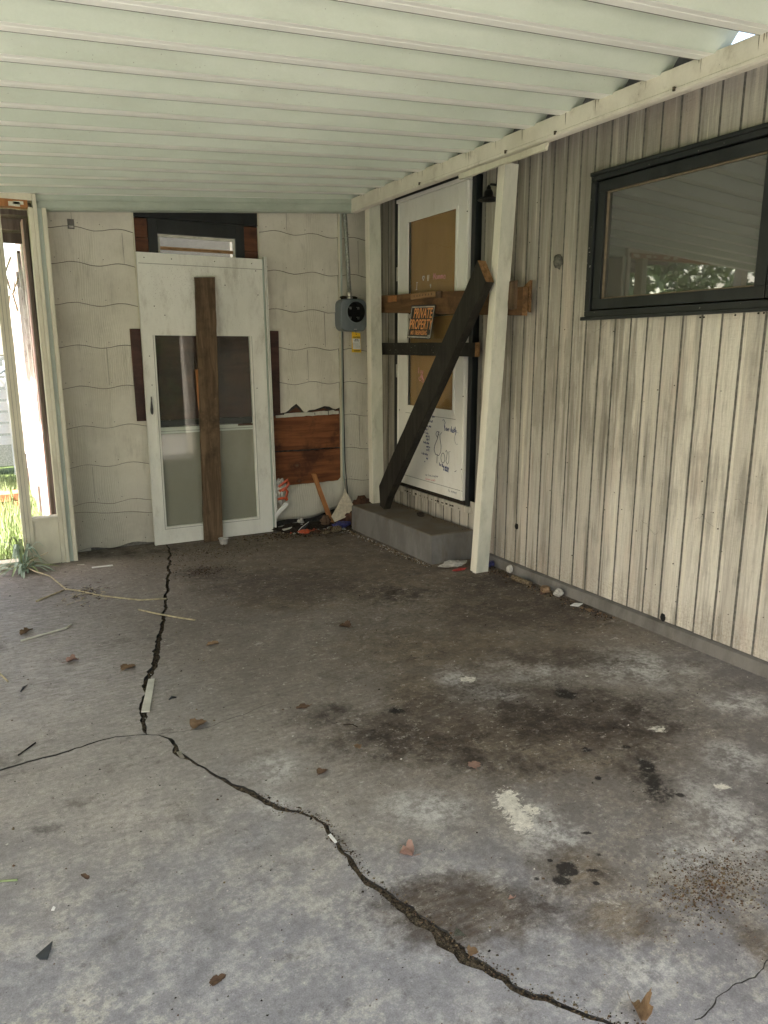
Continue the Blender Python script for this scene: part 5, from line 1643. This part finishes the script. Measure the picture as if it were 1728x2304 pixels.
stick('bark_scrap', 'black curled bark scrap on the left slab', 'bark', [(.03,3.25,.003),(.042,3.275,.008),(.06,3.31,.003)], [.002,.006,.001], 'shard')
stick('bark_scrap', 'black crumpled scrap right of the grey wooden strip', 'bark', [(.560,2.880,.003),(.575,2.892,.007),(.592,2.888,.003)], [.002,.006,.002], 'shard')

# tangled clump of dead grass: stuff
mb = MB()
for i in range(90):
    x = .44 + random.gauss(0, .055); y = 4.47 + random.gauss(0, .09); a = random.uniform(0, 6.28); L = random.uniform(.01, .05)
    mb.tube([(x, y, random.uniform(.002, .012)), (x + L*math.cos(a), y + L*math.sin(a), random.uniform(.002, .012))], .0018, M[random.choice(('leafdark', 'soil', 'straw'))], 3)
tag(mb.build('dead_grass_clump'), 'tangle of dead grass bits along the long stalk', 'dead grass', kind='stuff')

# weed at the frame foot
weed = empty('weed_clump', (.15, 5.17, 0), 'green weed with arching pale leaves at the foot of the open frame', 'weed')
mb = MB()
for i in range(46):
    a = random.uniform(0, 6.28); L = random.uniform(.07, .24); hgt = random.uniform(.02, .11) if i % 4 else random.uniform(.12, .22); w = random.uniform(.006, .0125)
    pts = []
    N = 8
    bx, by = .15 + random.gauss(0, .012), 5.17 + random.gauss(0, .012)
    for k in range(N + 1):
        t = k/N; r = L*t; z = .01 + hgt*math.sin(math.pi*min(1, t*1.1)*.82) - (.03*t if hgt < .1 else 0)
        pts.append((bx + r*math.cos(a), min(5.262, by + r*math.sin(a)*.8), max(.003, z), w*math.sin(math.pi*min(1, t*.93 + .08))**.6))
    px, py = -math.sin(a), math.cos(a)
    vs = []
    for (x, y, z, ww) in pts: vs += [(x - px*ww, y - py*ww, z), (x, y, z - ww*.35), (x + px*ww, y + py*ww, z)]
    f = [(k*3+j, k*3+j+1, k*3+j+4, k*3+j+3) for k in range(N) for j in (0, 1)]
    mb.add(vs, f, M[('bluegreen', 'bluegreen', 'green')[i % 3]], True)
mb.build('leaves', weed, fixn=False)
mb = MB()
for (dx_, dy_, h_) in ((.02, .0, .22), (-.03, -.01, .16), (.09, -.04, .13)): mb.tube([(.15, 5.17, 0), (.15 + dx_*.5, 5.17 + dy_, h_*.6), (.15 + dx_*1.6, 5.17 + dy_*2, h_)], .003, M['straw'], 4)
mb.build('stalk', weed)

# cup by the plank
mb = MB(); cx, cy = 1.49, 5.235
lathe(mb, (cx, cy, .002), [(.001,.0),(.026,.0),(.028,.004),(.036,.040),(.039,.041),(.039,.044),(.034,.043),(.026,.005),(.001,.004)], M['plastic'], 28)
tag(mb.build('sauce_cup', fixn=False), 'small clear plastic sauce cup on the floor by the plank foot', 'cup')

# crumbs and gravel
def crumbs(name, label, n_, fn, sizes, mats, seed):
    rnd = random.Random(seed); mb = MB()
    for i in range(n_):
        x, y = fn(rnd)
        s_ = rnd.uniform(*sizes) * (1 if rnd.random() < .85 else 1.8)
        vs = []
        for k in range(4):
            a = k*1.57 + rnd.uniform(-.4, .4); vs.append((x + s_*math.cos(a), y + s_*math.sin(a)*rnd.uniform(.5, 1), .0005))
        zz_ = s_*rnd.uniform(.3, 1.0) + .0008
        vs += [(x + rnd.uniform(-.3, .3)*s_, y + rnd.uniform(-.3, .3)*s_, zz_), (x + rnd.uniform(-.5, .5)*s_, y + rnd.uniform(-.5, .5)*s_, zz_*.8)]
        mb.add(vs, [(0,1,4),(1,2,4),(2,5,4),(2,3,5),(3,0,5),(0,4,5)], M[rnd.choice(mats)])
    return tag(mb.build(name, loc=(0,0,0)), label, 'debris', kind='stuff')
crumbs('floor_grit', 'scattered grit and flakes over the whole floor', 2600, lambda r: (r.uniform(-.2, 2.9), r.uniform(.75, 5.3)), (.0010, .0032), ('crumb', 'soil', 'leafdark', 'soil', 'chip'), 1)
crumbs('floor_grit', 'dense brown grit drift at the right foreground', 1800, lambda r: (r.gauss(1.60, .10), r.gauss(1.10, .055)), (.0010, .0032), ('crumb', 'crumb', 'dirt', 'lath', 'leafdark'), 2)
crumbs('floor_grit', 'brown crumbs along the foot of the concrete step', 900, lambda r: ((lambda y: (2.50 + .035*(5.1-y) - abs(r.gauss(0, .03)), y))(r.uniform(4.0, 5.25))), (.002, .007), ('crumb', 'dirt', 'leaf', 'crumb', 'chip'), 3)
crumbs('floor_grit', 'dirt crumbs in the back corner below the sheathing', 2200, lambda r: (r.gauss(2.22, .24), 5.36 - abs(r.gauss(0, .10))), (.002, .008), ('dirt', 'soil', 'leafdark', 'crumb'), 4)
crumbs('floor_grit', 'leaf litter along the foundation by the leaning post', 1000, lambda r: ((lambda y: (2.88 - abs(r.gauss(0, .05)), y))(r.uniform(2.7, 3.95))), (.002, .006), ('dirt', 'leaf', 'leafdark', 'soil'), 5)
crumbs('floor_grit', 'small dark flakes in front of the leaning door', 700, lambda r: (r.gauss(1.35, .25), r.gauss(5.05, .14)), (.0015, .0045), ('dirt', 'soil', 'crumb', 'leafdark'), 6)
crumbs('floor_grit', 'dark flakes in the brown patch below the leaning door', 500, lambda r: (r.gauss(1.18, .10), r.gauss(4.62, .07)), (.0015, .0045), ('dirt', 'soil', 'leafdark'), 7)
def along3(r):
    i = r.randrange(30, len(c3) - 95); x, y = c3[i][0], c3[i][1]; return (x + r.gauss(0, .012) + .008, y + r.gauss(0, .010))
crumbs('floor_grit', 'gravel crumbs spilling along the diagonal crack', 1600, along3, (.0010, .0030), ('crumb', 'dirt', 'soil', 'dirt', 'leafdark'), 8)
# litter on the step (sits on top)
rnd = random.Random(9); mb = MB()
for i in range(520):
    y = rnd.uniform(4.05, 5.1); x = 2.885 - abs(rnd.gauss(0, .035)); s_ = rnd.uniform(.002, .007)
    z0 = .199
    vs = [(x-s_, y, z0), (x, y-s_, z0), (x+s_, y, z0), (x, y+s_, z0), (x, y, z0 + s_*rnd.uniform(.4, 1))]
    mb.add(vs, [(0,1,4),(1,2,4),(2,3,4),(3,0,4)], M[rnd.choice(('crumb', 'dirt', 'leaf', 'crumb'))])
tag(mb.build('step_litter', loc=(2.85, 4.6, .2)), 'crumbly leaf litter along the back of the concrete step', 'debris', kind='stuff')

def crumple(name, label, cat, c, size, mat, seed, sq=(1, 1, .5), group=None):
    mb = MB()
    rn = random.Random(seed); vs = []; seg = 9
    blobmesh(mb, c, size, mat, sq, seed, seg, 0)
    mb.v = [(c[0] + (v[0]-c[0])*(1+.55*noise.noise((v[0]*55+seed, v[1]*55, v[2]*55))+.25*rn.uniform(-1, 1)), c[1] + (v[1]-c[1])*(1+.5*noise.noise((v[1]*55, v[0]*55+seed, 0))), max(.001 if c[2] < .15 else c[2]-.1, c[2] + (v[2]-c[2])*(1+.6*noise.noise((v[2]*70, v[0]*70, seed))))) for v in mb.v]
    mb.sm = [False]*len(mb.f)
    return tag(mb.build(name), label, cat, group)
crumple('shiny_wrapper', 'crumpled blue snack wrapper behind the foot of the leaning post', 'wrapper', (2.86, 3.80, .025), .034, M['blue'], 1)
crumple('plastic_scrap', 'crumpled clear plastic bit against the foundation behind the post', 'plastic', (2.885, 3.62, .032), .026, M['bagwhite'], 2, (.6, 1, .9))
crumple('plastic_bag', 'flattened white plastic bag between the step and the leaning post', 'bag', (2.66, 3.93, .02), .075, M['bagwhite'], 3, (1.2, .7, .22))
crumple('shiny_wrapper', 'red candy wrapper in front of the white plastic bag', 'wrapper', (2.64, 3.83, .010), .034, M['red'], 4, (1.4, .5, .25))
crumple('paper_ball', 'crumpled orange and white paper by the foundation crack', 'paper', (2.86, 3.13, .022), .028, M['bagwhite'], 5, (1, 1, .8))
crumple('dead_leaf_ball', 'curled orange leaf touching the crumpled paper', 'leaf', (2.83, 3.21, .022), .030, M['leaf'], 6, (1, 1, .8))
stick('wood_chunk', 'dirty brown wood chunk lying right of the leaning post', 'wood', [(2.83, 3.52, .014), (2.84, 3.36, .012)], .018, 'crumb', 5)
crumple('rotten_rag', 'dark knotted rag on the concrete step', 'rag', (2.80, 4.58, .215), .026, M['soil'], 7, (1, 1.3, .7))
crumple('rock', 'tan lump of rock in front of the corner debris', 'rock', (2.375, 5.165, .026), .038, M['crumb'], 8, (1.2, .8, .65))
crumple('rock', 'small tan crumbled rock beside the bigger lump', 'rock', (2.28, 5.14, .016), .026, M['crumb'], 9, (1.1, .8, .6))
crumple('red_can', 'crushed orange-red can in the corner debris', 'can', (2.14, 5.235, .020), .036, M['bagred'], 10, (1.4, .7, .5))
crumple('trash_heap', 'heap of dark rotten scraps under the bulging panel', 'debris', (2.20, 5.36, .02), .10, M['soil'], 11, (2.3, .7, .42))
crumple('trash_heap', 'rust brown rag heap beside the concrete step', 'debris', (2.585, 5.36, .05), .085, M['dead'], 12, (1.0, .8, 1.0))
crumple('trash_heap', 'brown rag hanging over the back end of the step', 'debris', (2.70, 5.36, .17), .060, M['dead'], 13, (1.3, .6, .9))
crumple('shiny_wrapper', 'dark blue wrapper lying in the corner debris by the step', 'wrapper', (2.46, 5.24, .040), .055, M['blue'], 14, (1.3, .6, .5))
crumple('rotten_leaf', 'brown leathery leaf leaning by the stick foot', 'leaf', (2.36, 5.34, .055), .050, M['leafdark'], 15, (.9, .5, 1.0))
crumple('insulation_tuft', 'small cream foam lump under the bulging panel', 'foam', (2.16, 5.37, .070), .028, M['bagwhite'], 16, (1.1, .7, .9))
crumbs('corner_rubbish', 'small mixed rubbish flakes in the corner by the step', 240, lambda r: (r.uniform(2.0, 2.52), 5.40 - abs(r.gauss(0, .07))), (.006, .020), ('sash', 'leaf', 'leafdark', 'soil', 'tar', 'bagred', 'brokenedge', 'dead', 'black', 'leafpink', 'blue'), 31)
# boards and shards in the corner
mb = MB()
rough_board(mb, lambda u, v, w: (2.318 + (2.43-2.318)*(u/.42) + v, 5.46 - .11*(u/.42) + w, .432 - u), 0, .425, -.019, .019, -.008, .008, M['orange'], 8, .0015, 41)
tag(mb.build('orange_stick', loc=(2.42, 5.36, 0)), 'orange wooden stick leaning on the bulging panel', 'stick')
mb = MB()
pp = [(2.546,.305),(2.575,.235),(2.612,.160),(2.608,.112),(2.52,.075),(2.43,.050),(2.405,.095),(2.462,.165),(2.505,.225)]
mb.prism(pp, lambda u, v, w: (u, 5.315 + .22*(v-.1)*.8 + w, v), 0, .007, M['brokenedge'])
tag(mb.build('shingle_shard', loc=(2.5, 5.32, .05)), 'large broken cream shingle shard standing in the corner', 'shard')
mb = MB()
mb.prism([(1.99,.035),(2.16,.058),(2.17,.050),(2.0,.022)], lambda u, v, w: (u, 5.33 + w, v), 0, .10, M['sash'])
tag(mb.build('shingle_shard', loc=(2.08, 5.38, .02)), 'flat grey shingle strip on the floor under the bulging panel', 'shard')
mb = MB()
mb.prism([(2.10,.022),(2.13,.050),(2.19,.085),(2.205,.090),(2.17,.045),(2.14,.020)], lambda u, v, w: (u, 5.28 + w, v), 0, .004, M['shard'])
mb.prism([(2.10,.022),(2.13,.050),(2.19,.085),(2.19,.081),(2.132,.046),(2.103,.020)], lambda u, v, w: (u, 5.278 + w, v), 0, .0015, M['white'])
tag(mb.build('shingle_shard', loc=(2.15, 5.28, .02)), 'black curved scrap with a white edge in front of the corner heap', 'shard')
mb = MB()
mb.prism([(1.950,.150),(2.040,.232),(2.060,.226),(2.066,.215),(1.972,.128)], lambda u, v, w: (u, 5.385 + w, v), 0, .014, M['white'])
tag(mb.build('trim_scrap', loc=(2.0, 5.39, .13)), 'short white trim scrap jutting beside the leaning door', 'trim')
# torn orange and white bag stuffed beside the door
bagm = empty('torn_bag', (2.02, 5.43, .22), 'torn orange and white plastic bag stuffed beside the leaning door', 'bag')
mb = MB()
blobmesh(mb, (2.022, 5.445, .315), .062, M['bagwhite'], (.75, .35, 1.5), 21, 12, .5)
mb.v = [(v[0] + .006*noise.noise((v[0]*90, v[2]*90, 0)), v[1] + .016*noise.noise((v[2]*70, v[0]*70, 4)), v[2]) for v in mb.v]
mb.build('bag_film', bagm, smooth=False)
mb = MB()
def ribbon(pts, w, mat):
    vs = []
    for i, p in enumerate(pts):
        p = Vector(p); d = Vector(pts[min(i+1, len(pts)-1)]) - Vector(pts[max(i-1, 0)]); s_ = Vector((-d.z, 0, d.x)).normalized()*w
        vs += [p - s_, p + Vector((0, -.004, 0)), p + s_]
    mb.add(vs, [(i*3+k, i*3+k+1, i*3+k+4, i*3+k+3) for i in range(len(pts)-1) for k in (0, 1)], mat)
ribbon([(1.995,5.405,.36),(2.03,5.400,.385),(2.068,5.398,.41),(2.082,5.400,.38),(2.06,5.402,.35),(2.02,5.402,.325)], .011, M['bagred'])
ribbon([(2.0,5.406,.325),(2.045,5.401,.345),(2.068,5.402,.315),(2.055,5.403,.275),(2.062,5.405,.245)], .011, M['bagred'])
ribbon([(1.985,5.406,.262),(2.02,5.401,.268),(2.05,5.401,.262),(2.06,5.404,.245)], .010, M['bagred'])
mb.build('orange_stripe', bagm, fixn=False)

# ================================================================ OUTSIDE, BEYOND THE LEFT OPENING
shed = empty('peeling_shed_wall', (.40, 7.0, 0), 'old shed wall of peeling white and pink boards seen through the left opening', 'shed', kind='thing')
mb = MB(); y = 5.63; rnd = random.Random(5); k = 0
cols = ['sheddark', 'shedpink', 'shedpink', 'shed', 'shed', 'shed', 'shed', 'sheddark']
while y < 8.6:
    w = rnd.uniform(.07, .16) if k else .05; mt = cols[k] if k < len(cols) else rnd.choice(('shed', 'shed', 'sheddark', 'shedpink'))
    x = .385 - rnd.uniform(0, .018)
    mb.box(x, x + .02, y, y + w, .0, 2.25 if k < 3 else 1.7 + rnd.uniform(-.15, .5), M[mt])
    if k > 2 and rnd.random() < .6: mb.box(x - .02, x, y + w*.6, y + w*.8, .2 + rnd.uniform(0, .3), 1.6 + rnd.uniform(0, .5), M['shed'])
    y += w + rnd.uniform(.0, .015); k += 1
mb.build('boards', shed)
mb = MB(); mb.box(.41, .50, 5.68, 8.7, 0, 2.3, M['sheddark']); mb.build('shed_core', shed)
mb = MB()
mb.add([(.55, 5.45, 2.36), (-.5, 5.45, 2.32), (-.5, 6.7, 2.20), (.55, 6.7, 2.24)], [(0,1,2,3)], M['sheddark'])
for i in range(3): mb.box(-.5, .55, 5.6 + i*.42, 5.64 + i*.42, 2.10 - .0*i + .16 - i*.035, 2.19 + .16 - i*.035, M['sheddark'])
o = mb.build('porch_ceiling', shed, fixn=False)
mb = MB()
for (x, y, z) in ((.30, 6.1, 2.05), (.28, 6.3, 1.8), (.33, 6.0, 1.9)): mb.tube([(x, y, z), (x - .04, y + .1, z - .1), (x - .02, y + .05, z - .22)], .006, M['straw'], 4)
mb.build('hanging_strands', shed)

# gate further back, bricks
gate = empty('white_yard_gate', (-.35, 9.5, 0), 'white slatted yard gate with a diagonal brace beyond the left opening', 'gate')
mb = MB()
for i in range(7): mb.box(-1.5, .35, 9.50, 9.53, .35 + i*.13, .45 + i*.13, M['white'])
mb.build('slats', gate)
mb = MB(); mb.box(-1.55, -1.48, 9.46, 9.5, 0, 1.3, M['white']); mb.box(.28, .35, 9.46, 9.5, 0, 1.3, M['white']); mb.tube([(-.9, 9.46, .4), (.3, 9.46, 1.2)], .02, M['galv'], 6); mb.build('gate_frame', gate)
mb = MB(); mb.box(-.6, .35, 10.2, 10.6, 1.35, 1.70, M['brokenedge']); mb.box(-.6, .35, 10.2, 10.6, 0, 1.34, M['galv'])
tag(mb.build('yard_cabinet', bevel=.01), 'blurred tan and grey cabinet standing behind the white gate', 'cabinet')
rnd = random.Random(3)
for i in range(12):
    x, y, z = -.15 + (i % 4)*.13 + rnd.uniform(-.01, .01), 7.6 + rnd.uniform(-.02, .02), (-.10 + (i//4)*.075)
    mb = MB(); mb.box(x - .055, x + .055, y - .10, y + .10, z, z + .07, M['brick'])
    tag(mb.build('brick', bevel=.004), 'old red brick in the low stack outside the left opening', 'brick', 'bricks stacked in the grass')

# grass blades
mb = MB(); rnd = random.Random(8)
for i in range(15000):
    x = rnd.uniform(-1.7, .42); y = rnd.uniform(5.40, 9.2); L = rnd.uniform(.04, .20) * (1.3 if y > 6 else .8); a = rnd.uniform(0, 6.28); w = rnd.uniform(.002, .006)
    dx_, dy_ = math.cos(a)*w, math.sin(a)*w; lx, ly = rnd.gauss(0, .04), rnd.gauss(0, .04)
    z0 = -.10
    mb.add([(x-dx_, y-dy_, z0), (x+dx_, y+dy_, z0), (x+lx*.4+dx_*.7, y+ly*.4+dy_*.7, z0+L*.6), (x+lx*.4-dx_*.7, y+ly*.4-dy_*.7, z0+L*.6), (x+lx, y+ly, z0+L)], [(0,1,2,3),(3,2,4)], M['green' if i % 3 else 'foliage2'])
tag(mb.build('grass', loc=(0,0,0), fixn=False), 'tall bright grass growing beyond the left opening', 'grass', kind='stuff')


def tree(name, c, h, r, label, seed, mats=('foliage', 'foliage2')):
    rnd = random.Random(seed)
    root = empty(name, (c[0], c[1], -.1), label, 'tree', 'trees around the yard')
    mb = MB(); mb.tube([(c[0], c[1], -.1), (c[0]+.1, c[1], h*.3), (c[0]-.05, c[1]+.1, h*.6)], [.16, .12, .06], M['bark'], 8)
    for i in range(6):
        a = rnd.uniform(0, 6.28); mb.tube([(c[0], c[1], h*(.3+.04*i)), (c[0]+r*.6*math.cos(a), c[1]+r*.6*math.sin(a), h*(.5+.06*i))], [.05, .02], M['bark'], 6)
    mb.build('trunk', root)
    mb = MB(); cl = [(c[0]+rnd.gauss(0, r*.45), c[1]+rnd.gauss(0, r*.45), h*.60+rnd.gauss(0, h*.17), rnd.uniform(.25, .5)*r) for _ in range(26)]
    for i in range(7000):
        q = rnd.choice(cl); d = Vector((rnd.gauss(0, 1), rnd.gauss(0, 1), rnd.gauss(0, 1))).normalized()*q[3]*rnd.uniform(.6, 1.05)
        p = Vector(q[:3]) + d; s_ = rnd.uniform(.05, .11); u = Vector((rnd.gauss(0, 1), rnd.gauss(0, 1), rnd.gauss(0, 1))).normalized(); v = u.orthogonal().normalized()
        mb.add([p - u*s_, p + v*s_*.5, p + u*s_, p - v*s_*.5], [(0,1,2,3)], M[mats[i % 2]])
    mb.build('crown', root, fixn=False)
tree('broadleaf_tree', (-3.0, 12.0), 5.0, 1.9, 'leafy tree beyond the left opening reflected in the black window', 1)
tree('broadleaf_tree', (-6.0, 10.5), 5.6, 2.1, 'leafy tree further left past the carport end', 2)
tree('broadleaf_tree', (-9.5, 3.0), 6.0, 2.4, 'leafy tree facing the open side of the carport', 3)
tree('broadleaf_tree', (-10.0, -3.5), 6.0, 2.4, 'leafy tree at the left behind the camera', 4)

def leafmass(name, label, cat, boxes, n_, size, mats, seed, group=None):
    rnd = random.Random(seed); mb = MB()
    for i in range(n_):
        x0, x1, y0, y1, z0, z1 = rnd.choice(boxes)
        p = Vector((rnd.uniform(x0, x1), rnd.uniform(y0, y1), rnd.uniform(z0, z1) + .15*noise.noise((i*.01, 0, 0))))
        u = Vector((rnd.gauss(0, 1), rnd.gauss(0, 1), rnd.gauss(0, 1))).normalized(); v = u.orthogonal().normalized(); s_ = rnd.uniform(.6, 1.2)*size
        mb.add([p - u*s_, p + v*s_*.5, p + u*s_, p - v*s_*.5], [(0,1,2,3)], M[mats[i % 2]])
    return tag(mb.build(name, fixn=False), label, cat, group)
leafmass('added_hedge', 'dark leaf screen added behind the camera to darken the glass reflections', 'added_hedge', [(-6, 10, -8.4, -7.9, -.05, 3.3)], 20000, .13, ('foliage', 'foliage'), 61)  # unseen, added so the door glass reflects something dark
tree('garden_bush', (-1.75, 8.6), 3.0, .95, 'bright green bush just beyond the left opening, reflected in the black window', 5, ('foliage2', 'foliage2'))

mb = MB()
mb.box(-6, 10, -8.30, -8.05, -.05, 3.2, M['soil'])  # solid dark core, added for the same reflection
hc = mb.build('added_hedge_core'); hc.location = (2, -8.17, -.05)
added_hedge = bpy.data.objects['added_hedge']
hc.parent = added_hedge; hc.location = Vector(hc.location) - Vector(added_hedge.location)

def hairline(pts, w, label):
    line = jag([(a, b, w) for a, b in pts], step=.012, amp=.005, seed=int(w*9000) + len(pts))
    mb = MB(); vs = []
    for (x, y, ww, nx, ny, s_) in line:
        h = ww*.5*(1 + .8*noise.noise((s_*40, w*100, 0)))
        vs += [(x + nx*h, y + ny*h, .0006), (x, y, .0002), (x - nx*h, y - ny*h, .0006)]
    mb.add(vs, [(i*3+k, i*3+k+1, i*3+k+4, i*3+k+3) for i in range(len(line)-1) for k in (0, 1)], M['broken'])
    tag(mb.build('hairline_crack', fixn=False), label, 'crack', kind='structure')
hairline([(1.56,.865),(1.467,.855),(1.398,.853),(1.3,.856),(1.257,.84),(1.213,.838)], .0026, 'thin branching crack in the lower right foreground')
hairline([(.462,2.612),(.54,2.60),(.66,2.585),(.80,2.62),(.95,2.66)], .0022, 'faint hairline running right from the crack junction')
